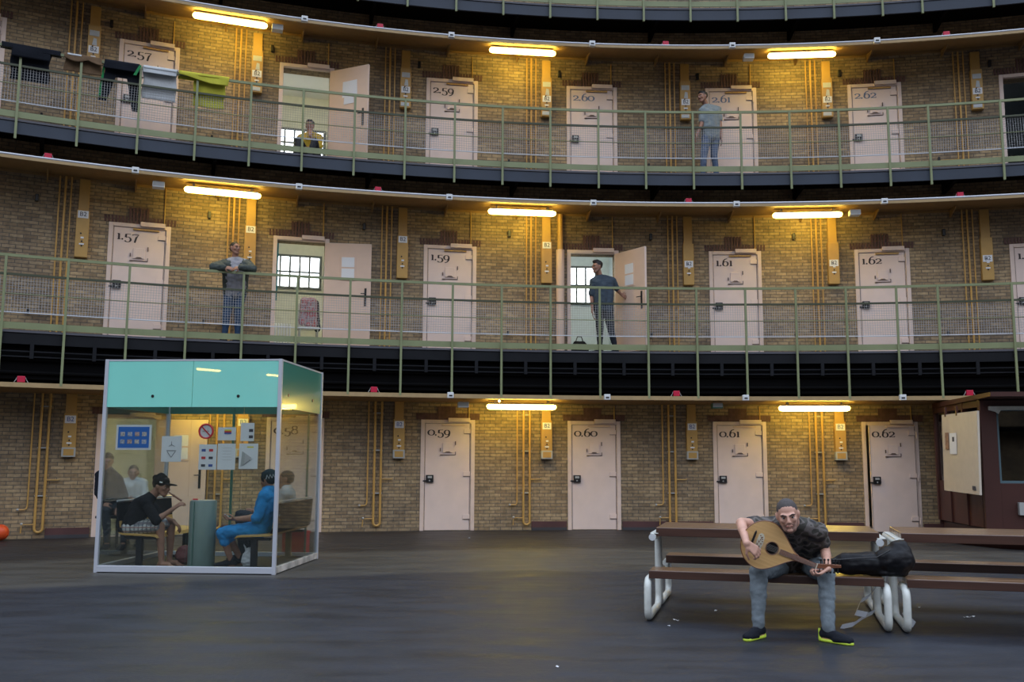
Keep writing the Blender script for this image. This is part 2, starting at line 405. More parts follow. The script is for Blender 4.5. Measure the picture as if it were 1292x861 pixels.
def tag(o, label=None, cat=None, group=None, kind=None):
    if label: o['label'] = label
    if cat: o['category'] = cat
    if group: o['group'] = group
    if kind: o['kind'] = kind
    return o
def thing(name, loc, rz, label, cat, group=None, kind=None):
    o = bpy.data.objects.new(name, None); COL.objects.link(o); o.empty_display_size = .1
    o.location = loc; o.rotation_euler = (0, 0, rz)
    return tag(o, label, cat, group, kind)
def copy_tree(o, parent=None):
    c = o.copy(); COL.objects.link(c)
    if parent is not None: c.parent = parent
    for ch in list(o.children): copy_tree(ch, c)
    return c
TXT = {}
def text(s, size, m, parent, loc, rot=(PI/2, 0, 0), ext=.0015, name='lettering'):
    cu = bpy.data.curves.new(name, 'FONT'); cu.body = s; cu.size = size; cu.extrude = ext; cu.align_x = 'CENTER'; cu.align_y = 'CENTER'
    cu.materials.append(m)
    if name+s+str(size) not in TXT:
        q = bpy.data.objects.new('t', cu); tmp = bpy.data.scenes.new('text_bench'); tmp.collection.objects.link(q); tmp.view_layers[0].update()
        TXT[name+s+str(size)] = bpy.data.meshes.new_from_object(q.evaluated_get(tmp.view_layers[0].depsgraph)); bpy.data.objects.remove(q); bpy.data.scenes.remove(tmp)
    me = TXT[name+s+str(size)].copy(); me.materials.clear(); me.materials.append(m)
    o = bpy.data.objects.new(name, me); COL.objects.link(o); o.parent = parent; o.location = loc; o.rotation_euler = rot
    return o

# old-style serif numerals drawn with a thick-and-thin pen; unit = x-height
def ellp(cx, cz, rx, rz, a0=0, a1=360, n=24):
    return [(cx+rx*math.cos(R_(a0+(a1-a0)*i/n)), cz+rz*math.sin(R_(a0+(a1-a0)*i/n))) for i in range(n+1)]
DIG = {
 '0': ([ellp(.45, .5, .40, .48)], .9),
 '1': ([[(.28, .02), (.28, 1.0)], [(.08, .02), (.48, .02)], [(.10, .93), (.28, 1.0)]], .52),
 '2': ([ellp(.38, .68, .30, .30, 170, -30)+[(.35, .25), (.06, .04)], [(.04, .05), (.72, .05), (.76, .2)]], .82),
 '3': ([ellp(.38, .68, .28, .30, 160, -80)+ellp(.36, .02, .36, .38, 80, -160)], .80),
 '5': ([[(.14, .98), (.70, 1.0)], [(.16, .98), (.12, .42)], ellp(.34, .05, .36, .42, 125, -150)], .80),
 '6': ([ellp(.42, .42, .34, .44), [(.10, .50), (.14, .95), (.34, 1.30), (.66, 1.42)]], .86),
 '7': ([[(.08, .82), (.10, .97), (.78, .97), (.50, .45), (.34, -.42)]], .82),
 '8': ([ellp(.42, .36, .36, .38), ellp(.42, 1.05, .28, .32)], .86),
 '9': ([ellp(.40, .55, .33, .42), [(.73, .50), (.68, .05), (.48, -.28), (.16, -.42)]], .84),
 '.': ([ellp(.12, .08, .05, .05)], .30)}
WX = 1.38
def numeral(sx, size, x0, z0, y):
    mb = MB(); x = x0
    for ch in sx:
        st, adv = DIG[ch]
        for pl in st:
            pts = [Vector((x+px*size*WX, 0, z0+pz*size)) for px, pz in pl]
            L = []; Rr = []
            for i, p in enumerate(pts):
                d = (pts[min(i+1, len(pts)-1)]-pts[max(i-1, 0)])
                if d.length < 1e-7: d = Vector((1, 0, 0))
                d.normalize(); wd = size*(.042+.115*abs(d.z)**1.5)
                if ch == '.': wd = size*.09
                nn = Vector((-d.z, 0, d.x))*wd
                L.append(p+nn); Rr.append(p-nn)
            vs = []; fs = []
            for a, b in zip(L, Rr):
                vs += [(a.x, y, a.z), (b.x, y, b.z), (a.x, y+.003, a.z), (b.x, y+.003, b.z)]
            for i in range(len(L)-1):
                a = i*4; b = a+4
                fs += [(a, b, b+1, a+1), (a+2, a+3, b+3, b+2), (a, a+2, b+2, b), (a+1, b+1, b+3, a+3)]
            mb.add(vs, fs)
        x += adv*size*WX + (.035*size if ch != '.' else .12*size)
    return mb
# ================================================================== SETTING
CELLW = RW*DTH
def lvl_name(l): return ['ground floor', 'first gallery', 'second gallery', 'third gallery'][l]
OPEN = {(1, -2): 1, (2, -2): 1, (1, 0): 1, (2, 3): 1, (0, -3): 1, (0, 2): 1}

mb = MB(); n = 96
mb.add([(CX, CY, 0)]+[(CX+(RW+.0)*math.sin(2*PI*i/n), CY+(RW+.0)*math.cos(2*PI*i/n), 0) for i in range(n)]
       + [(CX, CY, -.2)]+[(CX+RW*math.sin(2*PI*i/n), CY+RW*math.cos(2*PI*i/n), -.2) for i in range(n)],
       [(0, 1+(i+1) % n, 1+i) for i in range(n)]+[(n+1, n+2+i, n+2+(i+1) % n) for i in range(n)]+[(1+i, 1+(i+1) % n, n+2+(i+1) % n, n+2+i) for i in range(n)])
fl = mb.build('floor', FLOORM); tag(fl, 'dark worn asphalt floor of the round hall with a paler ring', 'floor', kind='structure')

# curved brick wall: sheet with real openings and 0.35 m reveals
def build_wall():
    T0, T1 = -7.0, 6.0
    half = .455/CELLW
    vs = []; fs = []; uvs = []
    def quad(a, b, c, d, ua):
        o = len(vs); vs.extend([a, b, c, d]); fs.append((o, o+1, o+2, o+3)); uvs.append(ua)
    for l in range(4):
        z0 = ZD[l] if l else -.02; z1 = ZD[l+1] if l < 3 else 12.4; zo = ZD[l]+2.04 + (.05 if l == 1 else 0)
        brk = set(round(T0+i*.125, 4) for i in range(int((T1-T0)/.125)+1))
        for (ll, k) in OPEN:
            if ll == l:
                for s in (-1, 1): brk.add(round(k+s*half, 4))
                brk = set(x for x in brk if not (abs(x-(k-half)) < .04 and x != round(k-half, 4)) and not (abs(x-(k+half)) < .04 and x != round(k+half, 4)))
        brk = sorted(brk)
        for a, b in zip(brk, brk[1:]):
            m = (a+b)/2; isop = any(ll == l and abs(m-k) < half for (ll, k) in OPEN)
            za = zo if isop else z0
            quad(pol(a, 0, za), pol(b, 0, za), pol(b, 0, z1), pol(a, 0, z1), [(a*CELLW, za), (b*CELLW, za), (b*CELLW, z1), (a*CELLW, z1)])
            if isop: quad(pol(a, 0, zo), pol(b, 0, zo), pol(b, -.35, zo), pol(a, -.35, zo), [(a*CELLW, 0), (b*CELLW, 0), (b*CELLW, .35), (a*CELLW, .35)])
        for (ll, k) in OPEN:
            if ll == l:
                for s in (-1, 1):
                    t = k+s*half
                    quad(pol(t, 0, z0), pol(t, -.35, z0), pol(t, -.35, zo), pol(t, 0, zo), [(0, z0), (.35, z0), (.35, zo), (0, zo)])
    me = bpy.data.meshes.new('wall_back'); me.from_pydata([tuple(v) for v in vs], [], fs); me.materials.append(BRICK)
    ul = me.uv_layers.new(name='UVMap'); i = 0
    for u in uvs:
        for q in u: ul.data[i].uv = q; i += 1
    o = bpy.data.objects.new('wall_back', me); COL.objects.link(o)
    tag(o, 'curved yellow brick cell wall running round the whole hall', 'wall', kind='structure')
build_wall()

# plinth strips between the ground floor doors
i = 1
for k in range(-5, 5):
    if k == -2: continue
    mb = MB(); h = .545/CELLW; ha = .57 if k in (-1, -4) else h
    mb.arc(k+ha, k+1-h, 0.002, .02, 0, .055)
    mb.cur = 1; mb.arc(k+ha, k+1-h, 0.002, .015, .055, .17)
    o = mb.build('baseboard_%d' % i, [M_based, M_base]); i += 1
    tag(o, 'dull maroon painted plinth at the foot of the wall right of door 0.%d' % (60+k), 'baseboard', kind='structure')

# ------------------------------------------------------------------ cell rooms behind the open doors
def cell_room(l, k, wallm, winz=(1.9, 2.6), depth=4.0, lamp=0, wn=1, wcol=(1, 1, 1), hl=1.02):
    z = ZD[l]; r = thing('wall_cell', pol(k, 0, z), ang(k), 'plastered cell room behind the open door %d.%d' % (l, 60+k), 'cell', kind='structure')
    y0, y1, x0, x1, z1 = .352, depth, -hl, hl, 3.0
    def q(name, faces, m):
        b = MB()
        for f in faces: b.add(f, [(0, 1, 2, 3)])
        b.build(name, m, r, fix=False)
    zt = 2.04+(.05 if l == 1 else 0)
    q('cell_wall', [[(x0, y0, 0), (x0, y1, 0), (x0, y1, z1), (x0, y0, z1)], [(x1, y0, 0), (x1, y1, 0), (x1, y1, z1), (x1, y0, z1)],
       [(x0, y0, 0), (-.455, y0, 0), (-.455, y0, z1), (x0, y0, z1)], [(.455, y0, 0), (x1, y0, 0), (x1, y0, z1), (.455, y0, z1)], [(-.455, y0, zt), (.455, y0, zt), (.455, y0, z1), (-.455, y0, z1)],
       [(x0, y1, 0), (x1, y1, 0), (x1, y1, z1), (x0, y1, z1)]], wallm)
    q('cell_floor', [[(x0, -.02, 0.004), (x1, -.02, 0.004), (x1, y1, 0.004), (x0, y1, 0.004)]] if l else [[(x0, .36, 0.004), (x1, .36, 0.004), (x1, y1, 0.004), (x0, y1, 0.004)]], M_dim)
    q('cell_ceiling', [[(x0, y0, z1), (x1, y0, z1), (x1, y1, z1), (x0, y1, z1)]], M_cellw)
    if lamp:
        b = MB(); b.bx(-.6, .6, 1.06, 1.20, 2.90, 2.97); b.build('unseen_cell_lamp', mat('unseen_cell_glow', (.9, .9, .8, 1), .4, emit=(1, .94, .72, 1), es=lamp), r)  # unseen lamp added below the ceiling to brighten the cell interior
    if winz:
        wr = thing('window_%d' % wn, r.location.copy(), ang(k), 'bright barred cell window seen through the open door %d.%d' % (l, 60+k), 'window', kind='structure')
        za, zb = winz; b = MB(); b.bx(-.66, .66, y1-.03, y1-.02, za, zb); b.build('pane', M_winlight, wr)
        b = MB(); b.bx(-.72, .72, y1-.06, y1-.01, zb, zb+.05); b.bx(-.72, .72, y1-.09, y1-.01, za-.05, za)
        b.bx(-.72, -.66, y1-.06, y1-.01, za, zb); b.bx(.66, .72, y1-.06, y1-.01, za, zb)
        b.build('window_frame', M_bar, wr)
        b = MB()
        for j in range(1, 6): x = -.66+j*.22; b.bx(x-.022, x+.022, y1-.05, y1-.03, za, zb)
        b.bx(-.66, .66, y1-.055, y1-.03, (za+zb)/2-.02, (za+zb)/2+.02); b.build('window_bars', M_bar, wr)
cell_room(1, -2, M_cell, wn=1, lamp=26)
cell_room(2, -2, M_cell, (1.55, 2.15), wn=2, lamp=45)
cell_room(1, 0, M_cellblue, (1.75, 2.6), wn=3, lamp=18)
cell_room(2, 3, M_cellblue, None)
cell_room(0, -3, M_cell, None, lamp=75)
cell_room(0, 2, M_cell, None, depth=2.0)

# ------------------------------------------------------------------ galleries
TT = [-4.39, -4.05, -3.72, -3.39, -3.05, -2.71, -2.375, -2.04, -1.70, -1.36, -1.02, -.687, -.352, -.013, .32, .655, .99, 1.33, 1.665, 1.995, 2.26, 2.72, 3.05, 3.38]
TA, TB = -4.6, 3.7
def gallery(l):
    zd = ZD[l]; nm = lvl_name(l)
    g = thing('gallery_walkway', pol(0, .5, zd-.1), 0, 'cantilevered %s walkway with dark steel edge, curving along the cells' % nm, 'gallery', 'curved walkways stacked above one another', kind='structure')
    off = Matrix.Translation(-g.location)
    def pt(mb, name, m):
        o = mb.build(name, m, g); o.data.transform(off); return o
    pt(MB().arc(TA, TB, 0.0, 1.0, zd-.035, zd), 'deck', M_deck)
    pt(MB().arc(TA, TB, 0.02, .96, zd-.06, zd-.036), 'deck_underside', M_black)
    if l == 1:
        pt(MB().arc(TA, TB, .94, .985, zd-.22, zd-.045), 'fascia', M_fasc1)
        pt(MB().arc(TA, TB, .95, .985, zd-.345, zd-.325), 'slot_bar', M_fasc1)
        pt(MB().arc(TA, TB, .95, .985, zd-.43, zd-.41), 'slot_bar', M_fasc1)
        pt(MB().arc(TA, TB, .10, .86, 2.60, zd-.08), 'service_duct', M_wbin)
        pt(MB().arctube(TA, TB, .89, 2.93, .05, k=8), 'service_pipe', M_wbin)
        pt(MB().arctube(TA, TB, .89, 2.70, .03, k=8), 'service_pipe', M_wbin)
        for a, b in zip(TT, TT[1:]):
            m = (a+b)/2; h = .03/CELLW
            pt(MB().arc(m-h, m+h, .95, 1.0, zd-.45, zd-.20, 1), 'hanger', M_fasc1)
    else:
        pt(MB().arc(TA, TB, .94, .985, zd-.245, zd-.045), 'fascia', M_fasc2)
        for k in range(-4, 4):
            h = .03/CELLW
            pt(MB().arc(k+.42-h, k+.42+h, .05, .93, zd-.28, zd-.06, 1), 'cantilever_bracket', M_black)
for l in (1, 2, 3): gallery(l)

def railing(l):
    zd = ZD[l]; nm = lvl_name(l); z0 = {1: 2.49, 2: 6.50, 3: 9.885}[l]; zt = zd+1.225
    g = thing('gallery_railing', pol(0, 1.0, zd), 0, 'green steel railing with wire net along the edge of the %s' % nm, 'railing', 'green gallery railings')
    off = Matrix.Translation(-g.location)
    def pt(mb, name, m, sm=False):
        o = mb.build(name, m, g, smooth=sm); o.data.transform(off); return o
    pt(MB().arc(TA, TB, 1.0, 1.035, zt-.045, zt), 'top_rail', M_green)
    pt(MB().arc(TA, TB, 1.0, 1.03, zd+.880, zd+.915), 'middle_rail', M_greend)
    pt(MB().arctube(TA, TB, 1.01, zd+.585, .007), 'rail_wire', M_green)
    pt(MB().arctube(TA, TB, 1.01, zd+.28, .009), 'rail_wire', M_rope)
    pt(MB().arc(TA, TB, 1.0, 1.015, zd+.02, zd+.125), 'kick_board', M_green)
    h = .02/CELLW
    for t in TT:
        b = MB().arc(t-h, t+h, 1.012, 1.05, z0 if not (l == 2 and t == 2.72) else z0+.02, zt-.01, 1)
        pt(b, 'post', M_green)
        if l == 1: pt(MB().arc(t-.035/CELLW, t+.035/CELLW, 1.0, 1.02, zd-.12, zd-.05, 1), 'post_foot', M_fasc1)
    if l < 3:
        b = MB(); rr = .0028; za, zb = zd+.285, zd+.895
        nv = int((TB-TA)*CELLW/.045)
        for i in range(nv):
            t = TA+(TB-TA)*(i+.5)/nv; w_ = .012*math.sin(i*.11)/CELLW
            d = 1.005
            p0 = pol(t+w_, d, za); p1 = pol(t, d, zb); s = Vector((math.cos(TH0+t*DTH), -math.sin(TH0+t*DTH), 0))*rr; o_ = Vector((s.y, -s.x, 0))
            b.add([p0-s, p0+s, p0-o_*1.2, p1-s, p1+s, p1-o_*1.2], [(0, 1, 4, 3), (1, 2, 5, 4), (2, 0, 3, 5)])
        z = za+.02
        while z < zb:
            b.arctube(TA, TB, 1.004, z, rr, n=60, k=3); z += .045
        pt(b, 'wire_net', M_net)
for l in (1, 2, 3): railing(l)

# ------------------------------------------------------------------ canopies that carry the lamps
CAN = {0: (1.0, 2.455, 2.43), 1: (.90, 6.19, 6.26), 2: (.90, 9.37, 9.56)}
def canopy(l):
    D, ze, zj = CAN[l]
    g = thing('lamp_canopy', pol(0, D/2, ze), 0, 'narrow tan shelf under the %s walkway with a pale metal edge' % lvl_name(l+1), 'canopy', 'tan lamp shelves', kind='structure')
    off = Matrix.Translation(-g.location)
    def pt(mb, name, m):
        o = mb.build(name, m, g); o.data.transform(off); return o
    n = 60; b = MB(); vs = []; fs = []
    for i in range(n+1):
        t = TA+(TB-TA)*i/n
        vs += [pol(t, 0.0, zj), pol(t, D, ze), pol(t, D, ze+.03), pol(t, 0.0, zj+.03)]
    for i in range(n):
        a = i*4; c = a+4
        for k in range(4): fs.append((a+k, a+(k+1) % 4, c+(k+1) % 4, c+k))
    b.add(vs, fs); pt(b, 'soffit', M_tan)
    if l == 0:
        pt(MB().arc(TA, TB, .985, 1.045, ze, ze+.075), 'edge_beam', M_tan2)
    else:
        pt(MB().arc(TA, TB, D, D+.05, ze, ze+.05), 'edge_lip', M_tan2)
        pt(MB().arctube(TA, TB, D+.035, ze+.068, .022, k=8), 'edge_conduit', M_conduit)
        pt(MB().arc(TA, TB, .0, .012, zj-.05, zj-.002), 'wall_moulding', M_tan)
        for k in range(-9, 8):
            t = k*.5-.04; h = .012/CELLW
            if t < TA or t > TB: continue
            b = MB(); vs = []
            for tt in (t-h, t+h): vs += [pol(tt, 0, zj-.16), pol(tt, 0.0, zj-.005), pol(tt, .5, ze+(zj-ze)*.45-.002), pol(tt, .46, ze+(zj-ze)*.45-.03)]
            b.add(vs, [(0, 1, 2, 3), (7, 6, 5, 4), (0, 4, 5, 1), (1, 5, 6, 2), (2, 6, 7, 3), (3, 7, 4, 0)])
            pt(b, 'bracket', M_tan)
for l in (0, 1, 2): canopy(l)

# ------------------------------------------------------------------ doors
PAPER_DOORS = {}
dn = 1
def door(l, k, opened=None, dark=False):
    global dn
    zd = ZD[l] + (.05 if l == 1 else 0)
    if opened is None: state = 'closed'
    elif opened < 20: state = 'slightly ajar'
    else: state = 'wide open'
    num = '%d.%d' % (l, 60+k)
    lab = '%s pink steel cell door %s on the %s' % (state, ('numbered '+num) if opened is None or opened < 20 else ('between neighbouring doors %d.%d and %d.%d' % (l, 59+k, l, 61+k)), lvl_name(l))
    g = thing('door_%d' % dn, pol(k, 0, zd), ang(k), lab, 'door', kind='structure'); dn += 1
    b = MB(); zb = -.05 if l == 1 else 0.002
    b.bx(-.52, -.445, -.03, .06, zb, 2.1); b.bx(.445, .52, -.03, .06, zb, 2.1); b.bx(-.445, .445, -.03, .06, 2.03, 2.1)
    if opened is not None: b.bx(-.45, .45, -.02, .06, zb, .02)
    b.build('door_frame', M_frame, g, bevel=.006)
    b = MB(); b.bx(.0, .42, -.075, -.03, 2.055, 2.135); b.build('closer_cover', M_frame, g, bevel=.005)
    b = MB(); b.tube([pol_l(.40, -.03, 2.13), pol_l(.40, -.02, {0: 2.4, 1: 2.8, 2: 2.60}[l])], .011, 6); b.build('closer_conduit', M_ochre, g)
    # brick head: soldier course with a stepped centre
    b = MB(); L0 = l == 0
    nb = 21
    for i in range(nb):
        x = -.60+(i+.5)*1.20/nb; wd = 1.2/nb*(.98 if L0 else .66)
        top = 2.40 if (-.2 < x < .14 and not L0) else (2.36 if (-.2 < x < .14) else 2.225)
        tilt = x*.10
        b.box((x+tilt*.2, -.008, (2.105+top)/2), (wd, .03, top-2.105), Matrix.Rotation(tilt*1.2, 3, 'Y'))
    b.build('brick_head', M_redbrick, g)
    # leaf, hinged on the right
    hx = .44; piv = bpy.data.objects.new('door_leaf', None)
    a = 0 if opened is None else -R_(opened)
    def L(p): return p
    lf = MB(); lf.bx(-.88, 0, -.005 if opened is None else -.04, .045 if opened is None else .005, .012, 2.025)
    leaf = lf.build('door_leaf', [M_door], g, bevel=.004)
    leaf.location = (hx, 0.0 if opened is None else -.03, 0); leaf.rotation_euler = (0, 0, -a if False else (0 if opened is None else R_(opened)))
    yo = -.006 if opened is None else -.041          # outer face
    def sub(mb, name, m, **kw): return mb.build(name, m, leaf, **kw)
    X = -.44
    sub(numeral(num, .105, X-.385, 1.80, yo-.003), 'door_number', M_inkb if (l == 2 and k in (0, 1, 2)) else M_ink)
    if opened is None or opened < 90:
        b = MB(); b.bx(X-.41, X-.27, yo-.05, yo, .91, 1.05); b.bx(X-.47, X-.40, yo-.035, yo-.005, .925, .95); sub(b, 'lock_box', M_lock, bevel=.006)
        b = MB(); b.cyl((X-.345, yo-.06, .945), (X-.345, yo-.05, .945), .014, 10); b.bx(X-.38, X-.30, yo-.052, yo-.048, .99, 1.03); sub(b, 'lock_keyhole', M_dim)
        b = MB(); b.bx(X-.10, X+.10, yo-.018, yo, 1.47, 1.66); sub(b, 'hatch', M_door, bevel=.004)
        b = MB(); b.bx(X-.15, X-.135, yo-.02, yo, 1.50, 1.56); b.bx(X-.14, X+.15, yo-.012, yo, 1.425, 1.437); b.bx(X+.145, X+.155, yo-.012, yo, 1.43, 1.49)
        b.bx(X+.14, X+.155, yo-.02, yo, 1.62, 1.69); b.bx(X-.15, X-.10, yo-.02, yo-.001, 1.42, 1.435)
        sub(b, 'hatch_catch', M_shadowgap)
        b = MB(); b.prism([(X-.06, 1.475), (X+.06, 1.475), (X+.03, 1.495), (X-.03, 1.495)], yo-.024, yo-.018); sub(b, 'hatch_grip', M_shadowgap)
        for z, w_ in ((1.84, .13), (1.03, .14), (.22, .14)):
            b = MB(); b.bx(-w_, -.01, yo-.014, yo, z, z+.085); sub(b, 'hinge_plate', M_door, bevel=.002)
            b = MB(); b.bx(-w_, -.01, yo-.015, yo-.0005, z-.008, z-.001); sub(b, 'hinge_shadow_line', M_shadowgap)
            b = MB(); b.cyl((.012, yo-.03, z-.06), (.012, yo-.03, z+.06), .012, 8); sub(b, 'hinge_pin', M_door)
        b = MB(); b.bx(X-.12, X+.32, yo-.03, yo, 1.985, 2.012); sub(b, 'closer_arm', M_ochre if l else M_doorin)
        b = MB(); b.bx(-.018, -.010, yo-.001, yo, .02, 2.02); b.bx(-.874, -.868, yo-.001, yo, .02, 2.02); sub(b, 'door_seam', M_shadowgap)
    else:
        yi = .006
        b = MB(); b.bx(-.875, -.005, yi, yi+.002, .02, 2.02); sub(b, 'inner_face', M_doorin)
        b = MB(); b.bx(X-.14-.02, X-.14+.0, yi+.001, yi+.014, 1.35, 1.75); 
        if l == 2:
            b = MB(); b.prism([(X-.20, 1.46), (X+.14, 1.43), (X+.13, 1.75), (X-.19, 1.76)], yi+.003, yi+.006); sub(b, 'drawing', M_paper)
            b = MB(); b.prism([(X-.13, 1.30), (X+.10, 1.29), (X+.09, 1.45), (X-.12, 1.45)], yi+.006, yi+.009); sub(b, 'note', M_paper)
        else:
            b = MB(); b.bx(X-.15, X+.15, yi+.002, yi+.012, 1.30, 1.78); sub(b, 'viewing_frame', M_doorin, bevel=.003)
            b = MB(); b.bx(X-.12, X+.12, yi+.012, yi+.015, 1.56, 1.75); b.bx(X-.12, X+.12, yi+.012, yi+.015, 1.33, 1.53); sub(b, 'notice', M_paper)
        b = MB(); b.bx(X-.36, X-.32, yi, yi+.012, .82, 1.16); b.tube([(X-.34, yi+.01, 1.05), (X-.34, yi+.05, 1.05), (X-.25, yi+.055, 1.05)], .009, 8); sub(b, 'handle', M_lock)
    return g
def pol_l(x, y, z): return Vector((x, y, z))
for l in range(4):
    for k in range(-4, 5):
        if l == 3 and (k < -1 or k > 3): continue
        op = {(1, -2): 172, (2, -2): 140, (1, 0): 121, (0, -3): 165, (0, 2): 9, (2, 3): 150}.get((l, k))
        if l == 3: continue
        if k == -4 and l != 2: continue
        if k == 4: continue
        door(l, k, op)

# ------------------------------------------------------------------ pipes, intercoms and small wall fittings
def pipes(l, k):
    zd = ZD[l]; zt = {0: 2.43, 1: 6.24, 2: 9.48}[l]-zd
    g = thing('heating_pipes', pol(k-.46, .05, zd), ang(k-.46), 'ochre heating pipes on the bricks left of door %d.%d' % (l, 60+k), 'pipes', 'ochre pipe runs between the doors')
    if l == 0:
        X = [-.07*CELLW, -.027*CELLW, .016*CELLW]
        x0, x1, x2 = X[0], X[1], X[2]+.0
        b = MB(); b.tube([(x0, 0, zt), (x0, 0, .55), (x0-.012, 0, .50), (x0-.045, 0, .485), (x0-.14, 0, .485)], .013, 8); b.build('thin_pipe', M_pipe, g, smooth=True)
        r = (x2-x1)/2; path = [(x1, 0, zt)]+[((x1+x2)/2+r*math.cos(PI+PI*i/10), 0, .17+r*math.sin(PI+PI*i/10)) for i in range(11)]+[(x2, 0, zt)]
        b = MB(); b.tube(path, .022, 10); b.build('loop_pipe', M_pipe, g, smooth=True)
        b = MB(); b.tube([(x1, -.005, .24), (x1-.19, -.005, .24), (x1-.20, -.005, .10)], .011, 8); b.build('branch_pipe', M_pipe, g, smooth=True)
        b = MB(); b.ell((x1-.19, -.005, .25), (.022, .022, .022)); b.ell((x0-.14, 0, .485), (.022, .022, .022)); b.build('valve', M_dim, g, smooth=True)
        b = MB(); b.tube([(x2, 0, .97), (x2+.20, 0, .97), (x2+.22, 0, .99)], .011, 8); b.build('branch_pipe', M_ochre, g, smooth=True)
        b = MB()
        for z in (.7, 1.5, 2.2): b.bx(x1-.03, x2+.03, .0, .05, z, z+.02)
        b.build('pipe_clip', M_dim, g)
    else:
        for dx, r in ((-.01, .013), (.022, .019), (.055, .013)):
            x = dx*CELLW; b = MB(); b.cyl((x, 0, .0), (x, 0, zt), r, 8); b.build('pipe', M_pipe, g, smooth=True)
        b = MB(); b.tube([(-.03, -.01, .42), (-.38, -.01, .42), (-.385, -.01, .46)], .009, 6); b.build('branch_pipe', M_pipe, g)
        b = MB(); b.bx(-.41, -.37, -.03, .02, .40, .48); b.build('valve', M_lock, g)
for l in (0, 1, 2):
    for k in range(-3, 4): pipes(l, k)
# stout pink drop pipe left of the open door 1.60
p = pol(-.235, .10, ZD[1]); g = thing('drop_pipe', p, ang(-.235), 'stout salmon drop pipe left of the doorway where the man in slate shirt stands', 'pipe')
MB().cyl((0, 0, 0), (0, 0, 2.12), .082, 16).build('pipe_casing', M_doorin, g, smooth=True); MB().cyl((0, .0, 2.12), (0, 0, 2.84), .055, 16).build('upper_pipe', M_pipe, g, smooth=True)

def intercom(l, k):
    zd = ZD[l]; g = thing('intercom_panel', pol(k-.33, 0, zd), ang(k-.33), 'ochre intercom box and cable trunk with B2 plate, left of door %d.%d' % (l, 60+k), 'intercom', 'B2 intercom panels')
    z0 = {0: 1.36, 1: 1.445, 2: 1.40}[l]; zt = {0: 2.43, 1: 6.22, 2: 9.44}[l]-zd; zm = {0: 2.10, 1: 2.28, 2: 2.22}[l]
    MB().bx(-.085, .085, -.07, .0, zm-.01, zt).build('cable_trunk', M_ochre, g, bevel=.004)
    MB().bx(-.105, .105, -.12, 0, z0, zm).build('box', M_ochre, g, bevel=.006)
    zp = {0: 1.93, 1: 2.14 if k <= 0 else 1.80, 2: 1.70}[l]
    MB().bx(-.085, .085, -.128, -.12, zp, zp+.13).build('plate', M_paper, g)
    text('B2', .11, M_pblue if l == 0 else M_paperdark, g, (0, -.130, zp+.065))
    if l == 0:
        MB().bx(-.11, .11, -.135, -.0, 1.36, 1.52).build('speaker_box', M_dim, g, bevel=.004)
        b = MB(); b.bx(-.08, .08, -.140, -.135, 1.385, 1.495); b.build('speaker_mesh', M_ochre, g)
    b = MB()
    for i, z in enumerate((z0+.28, z0+.42, z0+.20)): b.cyl((.0 if i != 1 else -.02, -.13, z), (.0 if i != 1 else -.02, -.12, z), .014, 10)
    b.build('button', M_lock, g)
    b = MB(); b.bx(-.04, .04, -.126, -.12, z0+.22, z0+.245); b.build('name_label', M_paper, g); MB().bx(-.02, .03, -.128, -.12, z0+.33, z0+.36).build('button_label', M_paper, g)
    if l == 2:
        b = MB(); b.bx(-.08, .08, -.127, -.12, 2.02, 2.12); b.bx(-.09, .07, -.128, -.12, 1.43, 1.50); b.prism([(-.03, 1.85), (.05, 1.84), (.04, 1.97), (-.01, 1.98)], -.128, -.12); b.build('torn_sticker', M_towelw, g)
for l in (0, 1, 2):
    for k in range(-3, 4): intercom(l, k)

def box_thing(name, t, D, z, dims, m, label, cat, group, extra=None):
    g = thing(name, pol(t, D, z), ang(t), label, cat, group)
    MB().box((0, 0, dims[2]/2), dims).build('body', m, g, bevel=.008)
    if extra: extra(g)
    return g
for k in range(-3, 4):
    box_thing('wall_bracket', k-.59, .03, 5.74, (.055, .07, .13), M_lock, 'small black bracket on the bricks two paces left of door 1.%d' % (60+k), 'bracket', 'black brackets on the first gallery wall')
    box_thing('wall_bracket', k-.235, .03, 9.12, (.055, .07, .13), M_lock, 'small black bracket on the bricks just above left of door 2.%d' % (60+k), 'bracket', 'black brackets on the second gallery wall')
def alarm_extra(g):
    b = MB(); b.tube([(-.10, 0, .0), (-.07, 0, .05), (-.06, 0, .08)], .006, 6); b.tube([(.10, 0, .0), (.07, 0, .05), (.06, 0, .08)], .006, 6); b.build('bracket', M_dim, g)
nb_ = lambda l, t: '%d.%d' % (l, 60+math.floor(t+.5))
for l, ts in ((0, (-3.6, -1.53, .51, 2.43)), (1, (-3.54, -1.53, .625, 2.45)), (2, (-1.54, .483, 2.42))):
    z = {0: 2.535, 1: 6.262, 2: 9.445}[l]
    for t in ts:
        box_thing('alarm_sounder', t, CAN[l][0]-.03, z, (.115, .09, .10), M_red, 'small red alarm box on the shelf edge right above door %s' % nb_(l, t), 'alarm', 'red alarm boxes on the shelves', alarm_extra)
def jx(g): MB().bx(-.03, .03, -.052, -.045, .03, .055).build('slot', M_lock, g)
for l in (0, 1, 2):
    z = {0: 2.45, 1: 6.17, 2: 9.36}[l]
    ts = [k-.05 for k in range(-3, 3)] if l else (-1.03, .03, .97, 2.0)
    for t in ts:
        box_thing('junction_box', t, CAN[l][0]+.085, z, (.115, .09, .105), M_white, 'little white junction box on the shelf edge above door %s' % nb_(l, t), 'junction box', 'white junction boxes', jx)
def ex2(g): MB().bx(-.09, .09, -.09, -.088, .02, .10).build('lens', M_dim, g)
